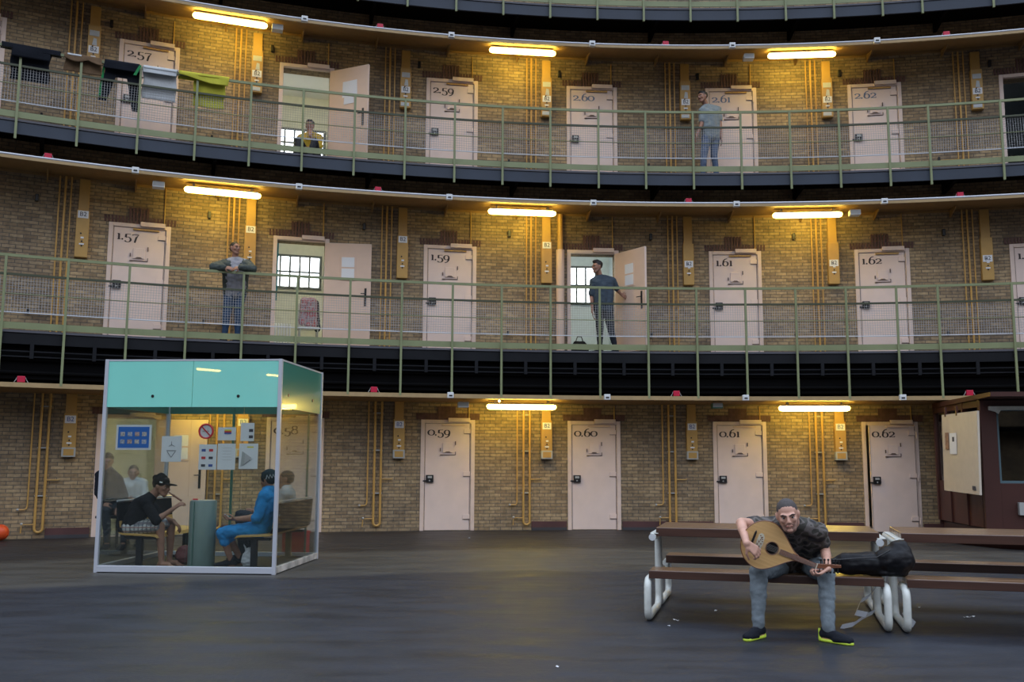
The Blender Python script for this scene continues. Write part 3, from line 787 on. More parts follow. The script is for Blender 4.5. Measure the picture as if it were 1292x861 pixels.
for l, t, z, lab in ((0, -.93, 2.30, 'small white emergency light under the beam just left of the middle ground lamp'),
        (1, -2.91, 6.02, 'white emergency light under the first gallery shelf left of the leaning man'), (1, 1.77, 6.02, 'white emergency light just right of the right lamp on the first gallery'),
        (2, -2.22, 9.22, 'white emergency light right of the left lamp on the second gallery'), (2, 1.08, 9.22, 'white emergency light above the man in grey tee on the second gallery'), (0, .8, 2.32, 'dull teal fitting under the beam between the two right ground lamps')):
    box_thing('emergency_light', t, .75, z, (.20, .17, .10), M_white if t != .8 else M_teald, lab, 'emergency light', None, ex2)

# ------------------------------------------------------------------ the far side of the hall behind the viewer (it mirrors in the glass)
def far_side():
    T0, T1 = 23.0, 46.0; n = 46; vs = []; fs = []; uv = []
    for i in range(n):
        a = T0+(T1-T0)*i/n; b = T0+(T1-T0)*(i+1)/n; o = len(vs); vs += [pol(a, 0, 0), pol(b, 0, 0), pol(b, 0, 10.2), pol(a, 0, 10.2)]; fs.append((o, o+1, o+2, o+3)); uv += [(a*CELLW, 0), (b*CELLW, 0), (b*CELLW, 10.2), (a*CELLW, 10.2)]
    me = bpy.data.meshes.new('wall_front'); me.from_pydata([tuple(v) for v in vs], [], fs); me.materials.append(BRICK)
    ul = me.uv_layers.new(name='UVMap')
    for i, q in enumerate(uv): ul.data[i].uv = q
    o = bpy.data.objects.new('wall_front', me); COL.objects.link(o); tag(o, 'brick cell wall on the far side of the hall behind the viewer', 'wall', kind='structure')
    for l in (1, 2):
        b = MB().arc(T0, T1, .01, 1.0, ZD[l]-.24, ZD[l], 46); o = b.build('trim_%d' % (l+40), M_black); tag(o, 'dark gallery edge on the far side of the hall, level %d' % l, 'gallery', kind='structure')
        b = MB().arc(T0, T1, .01, .9, {1: 5.66, 2: 9.37}[l], {1: 5.69, 2: 9.40}[l], 46); o = b.build('trim_%d' % (l+50), M_tan); tag(o, 'tan lamp shelf on the far side of the hall, level %d' % l, 'canopy', kind='structure')
far_side()

# ------------------------------------------------------------------ fluorescent lamps under the canopies
def fluoro(l, t):
    D, ze, zj = CAN[l]; D = .66; z = {0: 2.333, 1: 6.082, 2: 9.335}[l]
    nm = {-2.52: 'left', -.53: 'middle', 1.46: 'right'}[t]
    g = thing('fluorescent_lamp', pol(t, D, z), ang(t), 'glowing fluorescent lamp under the %s shelf, between doors %d.%d and %d.%d' % (['lowest', 'middle', 'top'][l], l, 60+math.floor(t), l, 61+math.floor(t)), 'lamp', 'fluorescent lamps under the shelves')
    b = MB(); pr = []
    h = .66
    for x, r in ((-h, .010), (-h+.015, .040), (-h+.06, .058), (h-.06, .058), (h-.015, .040), (h, .010)): pr.append((x, r))
    b.tube([(x, 0, 0) for x, r in pr], [r for x, r in pr], 14)
    for i, v in enumerate(b.v): b.v[i] = Vector((v.x, v.y, min(v.z, .034)))
    b.build('diffuser', M_tube, g, smooth=True)
    MB().bx(-h+.03, h-.05, -.060, .060, .036, .060).build('housing', M_white, g, bevel=.004)
    for sx in (-.5, .5):
        b = MB(); b.tube([(sx, 0, .04), (sx, 0, max(.07, zj-(zj-ze)*D/CAN[l][0]-z-.002))], [.035, .016], 10); b.build('hanger', M_white, g)
    return g
fl_ = {}
for l in (0, 1, 2):
    for t in (-2.52, -.53, 1.46): fl_[l, t] = fluoro(l, t)
for t in (38.0, 39.40):
    c = copy_tree(fl_[1, -.53]); c.location = pol(t, .8, 5.50); c.rotation_euler = (0, 0, ang(t)); c['label'] = 'fluorescent lamp on the far gallery, seen as a streak mirrored in booth glass'; c['group'] = 'lamps across the hall'
g = thing('bare_bulb', pol(-.70, 1.03, 2.44), 0, 'tiny glowing bulb on the beam above the middle ground lamp', 'bulb')
MB().ell((0, 0, -.03), (.018, .018, .022)).build('bulb', M_bulb, g, smooth=True); MB().cyl((0, 0, -.012), (0, 0, .01), .01, 8).build('bulb_holder', M_dim, g)
# ================================================================== PEOPLE
TMP = bpy.data.scenes.new('workbench')     # modelling bench: pieces are fused there, then it is removed
class Blob(MB):
    """Closed pieces fused into one smooth skin."""
    def fuse(s, name, m, parent, voxel=.008, it=4, wrinkle=0., wsc=14., seed=0, floor=None, mats=None, pick=None):
        me = bpy.data.meshes.new(name+'_raw'); me.from_pydata([tuple(v) for v in s.v], [], s.f)
        o = bpy.data.objects.new(name+'_raw', me); TMP.collection.objects.link(o)
        r = o.modifiers.new('r', 'REMESH'); r.mode = 'VOXEL'; r.voxel_size = voxel; r.use_smooth_shade = True
        if it: sm = o.modifiers.new('s', 'SMOOTH'); sm.iterations = it; sm.factor = .5
        vl = TMP.view_layers[0]; vl.update(); dg = vl.depsgraph
        m2 = bpy.data.meshes.new_from_object(o.evaluated_get(dg)); m2.name = name
        bpy.data.objects.remove(o); bpy.data.meshes.remove(me)
        if wrinkle:
            data = [(v.co.copy(), v.normal.copy()) for v in m2.vertices]; flat = []
            for c, nn in data:
                q = noise.noise(Vector((c.x*wsc+seed, c.y*wsc, c.z*wsc*1.6))) + .5*noise.noise(Vector((c.x*wsc*2.3, c.y*wsc*2.3+seed, c.z*wsc*2.6)))
                p = c + nn*wrinkle*q; flat += [p.x, p.y, p.z]
            m2.vertices.foreach_set('co', flat)
        if floor is not None:
            for v in m2.vertices:
                if v.co.z < floor: v.co.z = floor
        m2.materials.clear()
        for q in (mats or [m]): m2.materials.append(q)
        if pick:
            for p in m2.polygons: p.material_index = pick(p.center)
        for p in m2.polygons: p.use_smooth = True
        o = bpy.data.objects.new(name, m2); COL.objects.link(o); o.parent = parent
        return o

def frame_from(fwd, up):
    f = Vector(fwd).normalized(); u = Vector(up); u = (u-f*u.dot(f)).normalized(); r = f.cross(u)
    return Matrix((r, f, u)).transposed()          # local x = right, y = forward, z = up

def hand_prims(b, wrist, d, palm, side, curl=.5, s=1., spread=.12):
    """wrist point, hand direction d, palm normal, side = +1 thumb towards +x of the hand frame."""
    d = Vector(d).normalized(); p = Vector(palm); p = (p-d*p.dot(d)).normalized(); x = d.cross(p)*side
    W = Vector(wrist)
    P = lambda a, c, e=0: W + d*a*s + x*c*s + p*e*s
    for c, L in ((.030, .088), (.010, .092), (-.010, .088), (-.029, .080)): b.cap(P(.005, c*.6), .014*s, P(L, c), .0125*s, 8)
    for c, L, r in ((.032, .078, .0092), (.011, .086, .0095), (-.010, .080, .0090), (-.030, .064, .0080)):
        q = P(.085 if abs(c) < .02 else .080, c); ang_ = curl*.55; dd = d.copy(); sd = x*(c/.03)*spread
        for seg in (.46, .30, .24):
            ca, sa = math.cos(ang_), math.sin(ang_)
            v = (d*ca + p*sa + sd*ca).normalized(); q2 = q + v*L*seg*s*1.12; b.cap(q, r*s, q2, r*s*.93, 8); q = q2; ang_ += curl*1.15
    q = P(.022, .030); v = (d*.62+x*.75+p*.30*(1+curl)).normalized(); q2 = q+v*.040*s; b.cap(q, .0125*s, q2, .0115*s, 8)
    v = (d*.9+x*.25+p*.5*(.4+curl)).normalized(); q3 = q2+v*.032*s; b.cap(q2, .0112*s, q3, .0098*s, 8); q4 = q3+(v+p*.25*curl).normalized()*.024*s; b.cap(q3, .0098*s, q4, .0085*s, 8)

def head_prims(b, C, M, s=1.):
    """C head centre, M frame (x right, y forward, z up)."""
    P = lambda x, y, z: Vector(C) + M @ Vector((x, y, z))*s
    E = lambda x, y, z, a, e, c: b.ell(P(x, y, z), (a*s, e*s, c*s), M, 18, 12)
    E(0, -.012, .038, .077, .096, .084)
    E(0, .020, -.005, .066, .078, .085)
    b.cap(P(0, .045, -.060), .048*s, P(0, .062, -.086), .030*s, 14)
    for q in (-1, 1):
        b.cap(P(q*.052, -.005, -.030), .022*s, P(q*.024, .062, -.085), .022*s, 10)
        E(q*.040, .070, -.012, .023, .020, .020)                  # cheekbone
        b.cap(P(q*.014, .096, .030), .0105*s, P(q*.048, .078, .031), .010*s, 8)     # brow ridge
        E(q*.078, -.008, .000, .010, .020, .032)                  # ear
        E(q*.086, -.014, .010, .006, .014, .020)
        E(q*.012, .110, -.022, .010, .010, .008)                  # nostril
    b.cap(P(0, .094, .022), .009*s, P(0, .120, -.015), .0125*s, 8)                  # nose
    b.cap(P(-.020, .094, -.047), .0075*s, P(.020, .094, -.047), .0075*s, 8)
    b.cap(P(-.016, .093, -.057), .008*s, P(.016, .093, -.057), .008*s, 8)
    b.cap(P(0, .098, -.045), .008*s, P(0, .100, -.057), .008*s, 8)
    E(0, .082, -.088, .022, .018, .016)

def head_parts(g, C, M, s=1., hair='crop', hm=None, stub=None, vox=.006):
    P = lambda x, y, z: Vector(C) + M @ Vector((x, y, z))*s
    for q in (-1, 1):
        b = MB(); b.ell(P(q*.031, .083, .011), (.0135*s, .010*s, .0085*s), M, 12, 8); e = b.build('eye', M_eyew, g, smooth=True)
        b = MB(); b.ell(P(q*.031, .0905, .011), (.0065*s, .004*s, .0065*s), M, 10, 6); b.build('iris', M_eyed, e, smooth=True)
        b = MB(); b.cap(P(q*.014, .1035, .0185+.010), .0045*s, P(q*.034, .098, .026+.010), .005*s, 8); b.cap(P(q*.034, .098, .026+.010), .005*s, P(q*.054, .080, .020+.010), .003*s, 8); b.build('eyebrow', M_socket, g, smooth=True)
        b = MB(); b.cap(P(q*.017, .091, .018), .0032*s, P(q*.046, .085, .018), .003*s, 6); b.build('eyelid', M_socket, g, smooth=True)
    b = MB(); b.cap(P(-.021, .102, -.0515), .0035*s, P(.021, .102, -.0515), .0035*s, 8); b.build('lips', M_lip, g, smooth=True)
    b = Blob()
    if hair == 'crop':
        b.ell(P(0, -.0175, .0425), (.0780*s, .0965*s, .0845*s), M, 24, 16); b.ell(P(0, -.035, .0), (.0785*s, .074*s, .055*s), M, 16, 10)
        hb = b.fuse('hair', hm or M_hairs, g, min(vox, .008)*.75, 1)
    elif hair == 'short':
        b.ell(P(0, -.026, .050), (.084*s, .100*s, .088*s), M, 20, 14); b.ell(P(0, .030, .098), (.062*s, .052*s, .030*s), M)
        hb = b.fuse('hair', hm or M_hair, g, vox, 1, .006, 40)
    elif hair == 'quiff':
        b.ell(P(0, -.028, .050), (.083*s, .098*s, .088*s), M, 20, 14); b.ell(P(0, .034, .112), (.058*s, .055*s, .036*s), M); b.ell(P(.01, .0, .125), (.06*s, .07*s, .03*s), M)
        hb = b.fuse('hair', hm or M_hair, g, vox, 1, .008, 36)
    if stub:
        b = Blob(); b.cap(P(0, .048, -.062), .0492*s, P(0, .064, -.088), .0312*s, 14)
        for q in (-1, 1): b.cap(P(q*.053, -.003, -.032), .0226*s, P(q*.025, .063, -.086), .0226*s, 10)
        b.cap(P(-.022, .090, -.040), .0085*s, P(.022, .090, -.040), .0085*s, 8)
        if stub == 'moustache':
            b = Blob(); b.cap(P(-.026, .096, -.043), .0075*s, P(0, .106, -.037), .008*s, 8); b.cap(P(.026, .096, -.043), .0075*s, P(0, .106, -.037), .008*s, 8)
        b.fuse('moustache' if stub == 'moustache' else 'beard', M_hair if stub == 'moustache' else M_stub, g, .005, 1)

def shoe(g, ankle, toe, m, sole, z0, s=1., lowcut=True):
    A = Vector(ankle); d = Vector((toe[0]-ankle[0], toe[1]-ankle[1], 0)).normalized(); x = Vector((d.y, -d.x, 0))
    H = Vector((A.x, A.y, z0)) - d*.035*s
    b = Blob(); b.cap(H+Vector((0, 0, .055)), .040*s, H+d*.10*s+Vector((0, 0, .050)), .040*s); b.cap(H+d*.09*s+Vector((0, 0, .048)), .041*s, H+d*.205*s+Vector((0, 0, .030)), .030*s)
    b.cap(H+d*.10*s+x*.018+Vector((0, 0, .03)), .030, H+d*.20*s+x*.012+Vector((0, 0, .028)), .027); b.cap(H+d*.10*s-x*.018+Vector((0, 0, .03)), .028, H+d*.19*s-x*.014+Vector((0, 0, .028)), .026)
    b.cap(H+d*.03*s+Vector((0, 0, .06)), .042*s, H+d*.02*s+Vector((0, 0, .095)), .040*s)
    up = b.fuse('shoe', m, g, .007, 3, floor=z0+.004)
    if sole:
        b = Blob()
        for q in (-1, 1): b.cap(H+x*q*.020+Vector((0, 0, .014)), .022, H+d*.20*s+x*q*.018+Vector((0, 0, .010)), .020)
        b.cap(H-d*.012+Vector((0, 0, .014)), .034, H+d*.21*s+Vector((0, 0, .010)), .026)
        b.cap(H-d*.032+Vector((0, 0, .02)), .018, H-d*.040+Vector((0, 0, .085)), .010)
        so = b.fuse('sole', sole, up, .007, 2, floor=z0+.002)
        for v in so.data.vertices:
            if v.co.z > z0+.022 and (Vector((v.co.x, v.co.y, 0))-Vector((H.x, H.y, 0))).dot(d) > -.015: v.co.z = z0+.022+(v.co.z-z0-.030)*.15
        b = MB()
        for i in range(5):
            q = H+d*(.085+.018*i)*s+Vector((0, 0, .088-.0085*i)); b.cap(q-x*.018, .0035, q+x*.018, .0035, 6)
        b.build('laces', M_paperdark, up)
    return up

def human(name, label, J, face, up=(0, 0, 1), skin=None, hair='short', hm=None, stub=None, top=None, sleeve=.5, bottom=None, leg=.93, shoes=None, sole=None,
          hands=(None, None), vox=.010, hs=1., girth=1., zf=0., wr=.006, group=None, barefoot=False, extra_top=None, jacket=None, loc=None, look=None, armr=1.):
    """J: joints pel, chest, neck, head, sA eA wA sB eB wB hA kA aA tA hB kB aB tB."""
    J = {k: Vector(v) for k, v in J.items()}; skin = skin or M_skin
    g = thing(name, (0, 0, 0), 0, label, 'person', group)
    M = frame_from(face, up)
    ax = (J['sB']-J['sA']).normalized(); q = girth
    def torso(b, e, top_only=False):
        pel = J['pel']; ch = J['chest']
        for S, Hh in (('sA', 'hA'), ('sB', 'hB')):
            inw = (ch-J[S])*.42; b.cap(J[Hh]+(pel-J[Hh])*.15, (.098*q+e), J[S]+inw, .088*q+e, 14)
            b.cap(J[S], .056*q+e, J['neck'].lerp(J[S], .25), .052*q+e, 12)
        b.cap(pel, .105*q+e, ch, .112*q+e, 14); b.cap(ch, .105*q+e, J['neck'], .060+e*.8, 14)
        b.cap(J['sA'].lerp(ch, .2), .07*q+e, J['sB'].lerp(ch, .2), .07*q+e, 12)
    def arm(b, S, e, f=2.):             # f: 0..1 upper arm, 1..2 forearm
        s_, el, w_ = J['s'+S], J['e'+S], J['w'+S]; a = armr
        r = [.050*a, .041*a, .039*a, .027*a]
        fu = min(f, 1); b.cap(s_, r[0]+e, s_.lerp(el, fu), r[0]+(r[1]-r[0])*fu+e, 12)
        if f > 1: b.cap(el, r[2]+e, el.lerp(w_, f-1), r[2]+(r[3]-r[2])*(f-1)+e, 12); b.cap(el, r[2]+e, el.lerp(w_, min(.35, f-1)), .041*a+e, 10)
    def legp(b, S, e, f=2.):
        h, k, a_ = J['h'+S], J['k'+S], J['a'+S]
        fu = min(f, 1); b.cap(h, .088*q+e, h.lerp(k, fu), .088*q+(.056-.088*q)*fu+e, 14)
        if f > 1:
            b.cap(k, .055+e, k.lerp(a_, f-1), .055+(.034-.055)*(f-1)+e, 12); b.cap(k.lerp(a_, .12), .050+e, k.lerp(a_, min(f-1, .45)), .050+e, 12)
    b = Blob(); torso(b, 0); arm(b, 'A', 0); arm(b, 'B', 0); legp(b, 'A', 0); legp(b, 'B', 0)
    b.cap(J['neck']-(J['head']-J['neck'])*.15, .060, J['neck'].lerp(J['head'], .75), .054, 14)
    for S in 'AB':
        a_, t_ = J['a'+S], J['t'+S]; d = (t_-a_); d.z = 0; d.normalize(); x = Vector((d.y, -d.x, 0)); Z = Vector((0, 0, 1))
        hz = Vector((a_.x, a_.y, zf))
        b.cap(hz-d*.03+Z*.035, .032, hz+d*.10+Z*.042, .034, 10); b.cap(a_, .036, hz+Z*.045, .036, 10); b.cap(hz+d*.08+Z*.035, .034, hz+d*.165+Z*.018, .018, 10)
        if barefoot:
            for i in range(5): b.cap(hz+d*.14+x*(i-2)*.018+Z*.016, .013, hz+d*(.205-.012*abs(i-1.2))+x*(i-2)*.019+Z*.011, .010, 8)
    for S, hd in zip('AB', hands):
        if hd: hand_prims(b, J['w'+S], *hd, s=hs)
        else:
            d = (J['w'+S]-J['e'+S]).normalized(); hand_prims(b, J['w'+S], d, (0, 1, -.2), 1, .5, hs)
    head_prims(b, J['head'], M, 1.0)
    b.fuse('body', skin, g, vox, 3, floor=zf+.003)
    if hair: head_parts(g, J['head'], M, 1.0, hair, hm, stub, vox)
    else: head_parts(g, J['head'], M, 1.0, None, hm, stub, vox)
    if bottom:
        b = Blob(); pel = J['pel']; e = .014
        for S in 'AB': legp(b, S, e, 1+(leg-.5)*2 if leg > .5 else leg*2 if leg < 1 else 2.); b.cap(J['h'+S], .098*q+e, pel, .105*q+e, 14)
        b.cap(pel, .108*q+e, pel.lerp(J['chest'], .30), .104*q+e, 14)
        for S in 'AB': b.cap(J['h'+S], .096*q+e, pel.lerp(J['chest'], .28).lerp(J['s'+S], .10), .092*q+e, 14)
        b.fuse('trousers' if leg > .7 else 'shorts', bottom, g, max(vox, .009), 3, wr, 16, 3)
    if top:
        b = Blob(); e = .020; torso(b, e); arm(b, 'A', .020, sleeve*2); arm(b, 'B', .020, sleeve*2)
        b.fuse(look or 'shirt', top, g, max(vox, .009), 3, wr, 13, 8)
    if jacket:
        b = Blob(); e = .036
        for S, Hh in (('sA', 'hA'), ('sB', 'hB')):
            side = (J[S]-J['chest']); b.cap(J[Hh].lerp(J['pel'], -.15)+Vector((0, 0, .03)), .085*q+e*.7, J[S].lerp(J['chest'], .35), .075*q+e, 12)
            b.cap(J[S], .058+e*.6, J['neck'].lerp(J[S], .35)+Vector((0, 0, .0)), .05+e*.5, 12)
        back = M @ Vector((0, -1, 0))
        bk = Vector(jacket[1]).normalized()
        b.cap(J['pel']+bk*.05+Vector((0, 0, .03)), .10*q, J['chest']+bk*.05, .11*q, 12); arm(b, 'A', .034, 1.9); arm(b, 'B', .034, 1.9)
        b.fuse('jacket', jacket[0], g, .010, 3, .009, 13, 5)
    if shoes:
        for S in 'AB': shoe(g, J['a'+S], J['t'+S], shoes, sole, zf)
    return g
def mirrored(a, b): return a

# ------------------------------------------------------------------ the oud player on the picnic bench
seatz = .42
hd_C = at(994, 651, 7.22)
J = dict(pel=at(1002, 708, 8.12), chest=at(1003, 672, 7.74), neck=at(1000, 660, 7.55), head=hd_C,
         sA=at(969, 664, 7.68), eA=at(935, 660, 7.42), wA=at(942, 686, 7.17), sB=at(1032, 671, 7.62), eB=at(1041, 694, 7.72), wB=at(1045, 718, 7.26),
         hA=at(985, 712, 8.05), kA=at(957, 722, 7.50), aA=at(955, 782, 7.42), tA=at(938, 800, 7.2), hB=at(1022, 713, 8.05), kB=at(1042, 724, 7.42), aB=at(1046, 785, 7.30), tB=at(1064, 812, 7.05))
J['aA'].z = .10; J['aB'].z = .10
for S, px, Y in (('A', 957, 7.42), ('B', 1045, 7.28)):
    p = at(px, 790, Y); J['a'+S] = Vector((p.x, p.y, .10))
J['tA'] = J['aA']+Vector((-.16, -.16, 0)); J['tB'] = J['aB']+Vector((.16, -.18, 0))
view = (Vector((0, 0, CZ))-hd_C).normalized()
man = human('person', 'seated man in camouflage tee and grey sweatpants leaning over a lute', J, face=(view+Vector((.04, 0, -.30))), up=Vector((-.14, 0, 1)), skin=M_skin, hair='crop', stub='stubble',
      top=M_camo, sleeve=.30, bottom=M_sweat, leg=1.0, shoes=M_shoe, sole=M_lime,
      hands=((Vector((.62, -.05, -.50)), Vector((-.1, .92, -.25)), -1, .72), (Vector((-.80, -.12, -.46)), Vector((.0, .25, .95)), 1, .95)), vox=.0065, hs=1.0, wr=.008, armr=.98)

# ------------------------------------------------------------------ oud (short-necked lute)
def make_oud():
    O = at(974, 692, 7.27)                       # centre of the sound hole, on the soundboard
    # local axes: x along the neck, z across the body, y away from the viewer (depth of the bowl)
    a = R_(-21.5); X = Vector((math.cos(a), -.06, math.sin(a))).normalized(); Yv = Vector((.0, .985, .12)); Yv = (Yv-X*Yv.dot(X)).normalized(); Z = X.cross(Yv)
    Mx = Matrix((X, Yv, Z)).transposed().to_4x4(); Mx.translation = O
    g = thing('oud', O, 0, 'wooden oud held across the lap of the man in camouflage tee', 'instrument')
    g.matrix_world = Mx; g.rotation_mode = 'XYZ'
    # teardrop outline, x from -.245 (tail) to +.20 (neck joint)
    def half(u):                                 # half width for u 0..1 from tail to neck
        return .178*math.sin(PI*min(1, u)**.62)**.72*(1-.10*u) if u < 1 else 0
    pts = []; N = 40
    X0, X1 = -.235, .200
    def hw(x):
        u = (x-X0)/(X1-X0); return .183*(max(0, 1-((u-.40)/.40)**2)**.5) if u < .40 else .022+.161*(math.cos((u-.40)/.60*PI)*.5+.5)**.78
    xs = [X0+(X1-X0)*(1-math.cos(PI*i/N))/2 for i in range(N+1)]
    poly = [(x, hw(x)) for x in xs]+[(x, -hw(x)) for x in reversed(xs[:-1])]
    poly = poly[:-1] if abs(poly[-1][1]) < 1e-6 and abs(poly[0][1]) < 1e-6 and poly[0][0] == poly[-1][0] else poly
    sb = MB().prism([(x, z) for x, z in poly][1:], -.004, .004).build('soundboard', M_oud, g)
    # edge binding
    ring = [Vector((x, -.001, z)) for x, z in poly[1:]]
    MB().tube(ring, .0045, 6, closed=True).build('edge_binding', M_oudn, g, smooth=True)
    # ribbed bowl
    vs = []; fs = []; K = 13
    for x in xs:
        h = max(hw(x), .002)
        for k in range(K+1):
            th = PI*k/K; vs.append((x, .004+.95*h*math.sin(th), h*math.cos(th)))
    for i in range(N):
        for k in range(K): a0 = i*(K+1)+k; fs.append((a0, a0+1, a0+K+2, a0+K+1))
    b = MB(); b.add(vs, fs); b.build('bowl', M_oudb, g)
    b = MB(); b.tube([(0, -.006, 0), (0, -.0045, 0)], .044, 28); b.build('sound_hole', M_hole, g)
    b = MB(); ring = [Vector((.048*math.cos(2*PI*i/28), -.006, .048*math.sin(2*PI*i/28))) for i in range(28)]; b.tube(ring, .0028, 6, closed=True); b.build('rosette_ring', M_oudn, g)
    b = MB(); b.prism([(-.125, .062), (-.112, .078), (-.092, .074), (-.078, .05), (-.074, .0), (-.080, -.048), (-.094, -.068), (-.113, -.06), (-.122, -.03), (-.126, .02)], -.0065, -.004); pg = b.build('pick_guard', M_ivory, g)
    b = MB(); random.seed(3)
    for i in range(16):
        x = -.100+random.uniform(-.016, .016); z = -.05+.107*i/15; b.ell((x, -.0068, z), (.006, .0015, .0045), None, 8, 5)
    b.build('guard_inlay', M_oudn, pg)
    b = MB(); b.box((-.155, -.010, 0.005), (.014, .012, .125)); b.ell((-.155, -.010, .070), (.006, .006, .012)); b.ell((-.155, -.010, -.060), (.006, .006, .012)); b.build('bridge', M_lock, g)
    # neck, nut, bent-back pegbox
    b = MB(); vs = []
    for x, hwid, d in ((.155, .024, .030), (.345, .0165, .026)):
        vs += [(x, -.010, hwid), (x, -.010, -hwid), (x, d*.6, -hwid*.8), (x, d, 0), (x, d*.6, hwid*.8)]
    b.add(vs, [(0, 1, 2, 3, 4), (9, 8, 7, 6, 5)]+[(i, (i+1) % 5, 5+(i+1) % 5, 5+i) for i in range(5)]); b.build('neck', M_oudn, g)
    b = MB(); b.prism([(.060, .020), (.35, .0155), (.35, -.0155), (.060, -.020)], -.0125, -.0095); b.build('fingerboard', M_oudn, g)
    MB().box((.348, -.011, 0), (.007, .014, .040)).build('nut', M_ivory, g)
    pb = MB(); p0 = Vector((.352, .004, 0)); d = Vector((.93, .12, .34)).normalized(); u = Vector((-d.z, 0, d.x))
    vs = []
    for k, wd in ((0, .018), (.10, .0145), (.185, .010)):
        c = p0+d*k
        for sy in (-.012, .012):
            for sz in (-1, 1): vs.append(c+Vector((0, sy, 0))+u*wd*sz)
    pb.add(vs, [(0, 1, 3, 2), (0, 4, 5, 1), (1, 5, 7, 3), (3, 7, 6, 2), (2, 6, 4, 0), (4, 8, 9, 5), (5, 9, 11, 7), (7, 11, 10, 6), (6, 10, 8, 4), (8, 10, 11, 9)])
    pbo = pb.build('pegbox', M_oudn, g, bevel=.002)
    for i in range(6):
        c = p0+d*(.022+.028*i)
        for sz in (-1, 1):
            b = MB(); q = c+d*(.010 if sz > 0 else 0); b.tube([q-u*.01*sz, q+u*.040*sz], [.0035, .0045], 8); b.ell(q+u*.047*sz, (.0085, .004, .0085)); b.build('tuning_peg', M_peg, g, smooth=True)
    for i in range(6):
        z = -.011+.0044*i; b = MB(); b.tube([(-.155, -.014, z*2.2), (.346, -.0165, z)], .0007, 4); b.build('string', M_string, g)
    return g
oud = make_oud()

# ------------------------------------------------------------------ people on the galleries
def standing(px, hy, D, l, **kw): pass
def lin(p, q, t): return p.lerp(q, t)
z1, z2 = ZD[1], ZD[2]
# 1: man leaning on the first gallery rail
def jj(l, D, d):
    o = {}
    for k, v in d.items():
        p = atD(v[0], v[1], v[2] if len(v) > 2 else D); o[k] = p
    return o
J = jj(1, .72, dict(head=(296.5, 314, .78), neck=(297, 328, .76), chest=(297, 341, .76), pel=(297, 369, .66), sA=(283, 333, .78), sB=(312, 333, .78), eA=(269, 337, .96), eB=(319, 339.5, .96), wA=(283, 337.5, 1.06), wB=(303, 337.5, 1.06),
     hA=(290, 372, .62), hB=(303, 372, .62)))
for S, px in (('A', 285), ('B', 301)):
    a_ = atD(px-2, 430, .60); J['a'+S] = Vector((a_.x, a_.y, z1+.10)); J['k'+S] = (J['h'+S]+J['a'+S])/2+Vector((0, -.03, 0)); J['t'+S] = J['a'+S]+Vector((.0, -.15, 0))
human('person', 'man in open dark jacket and jeans leaning with both arms on the first gallery rail', J, face=(.80, -.62, -.02), skin=M_skin2, hair='crop', hm=M_hair, top=M_lgrey, sleeve=.4, bottom=M_denim, leg=.98, shoes=M_shoe,
      hands=((Vector((1, 0, -.1)), Vector((0, 1, -.6)), -1, .5), (Vector((-1, 0, -.2)), Vector((0, 1, -.6)), 1, .5)), vox=.011, zf=z1, jacket=(M_jacket, (0, 1, 0)))
# 2: man stepping out of cell 1.60
J = jj(1, .45, dict(head=(753.5, 337.5, .50), neck=(757, 350, .45), chest=(760, 362, .45), pel=(761, 389, .45), sA=(748.5, 355.5, .5), sB=(773, 354.5, .40), eA=(746, 374, .48), eB=(779, 366, .36), wA=(747.5, 394, .52), wB=(783, 371, .34),
     hA=(756, 391, .45), hB=(767, 391, .45), kA=(757, 417, .48), kB=(771, 417, .42)))
for S, px, D in (('A', 757, .46), ('B', 777, .40)):
    a_ = atD(px, 440, D); J['a'+S] = Vector((a_.x, a_.y, z1+.10)); J['t'+S] = J['a'+S]+Vector((-.14, -.05, 0))
human('person', 'man in slate shirt and dark trousers stepping out of an open first gallery cell', J, face=(-.85, -.50, -.12), skin=M_skin2, hair='quiff', stub='stubble', top=M_shirtd, sleeve=.42, bottom=M_trousd, leg=.98, shoes=M_shoe,
      hands=((Vector((.15, 0, -1)), Vector((.9, 0, 0)), 1, .4), (Vector((.8, .1, -.5)), Vector((0, 1, 0)), 1, .3)), vox=.011, zf=z1)
# 3: man by door 2.61
J = jj(2, .55, dict(head=(886.5, 123, .60), neck=(891, 134.5, .55), chest=(896, 147, .55), pel=(897, 172, .55), sA=(886, 140, .62), sB=(906, 139, .46), eA=(885, 158, .66), eB=(908.5, 157, .50), wA=(879, 171, .72), wB=(910, 174, .56),
     hA=(891.5, 174, .58), hB=(902, 174, .50), kA=(888, 196, .60), kB=(901, 196, .50)))
for S, px, D in (('A', 887, .62), ('B', 904, .48)):
    a_ = atD(px, 216, D); J['a'+S] = Vector((a_.x, a_.y, z2+.10)); J['t'+S] = J['a'+S]+Vector((-.13, -.08, 0))
human('person', 'man with moustache in grey tee and blue jeans walking past door 2.61', J, face=(-.80, -.55, -.10), up=(-.15, 0, 1), skin=M_skin2, hair='short', stub='moustache', top=M_greyt, sleeve=.33, bottom=M_denim2, leg=.98, shoes=M_shoe,
      hands=((Vector((-.3, 0, -1)), Vector((.9, 0, 0)), 1, .4), (Vector((.1, 0, -1)), Vector((-.9, 0, 0)), -1, .3)), vox=.011, zf=z2)
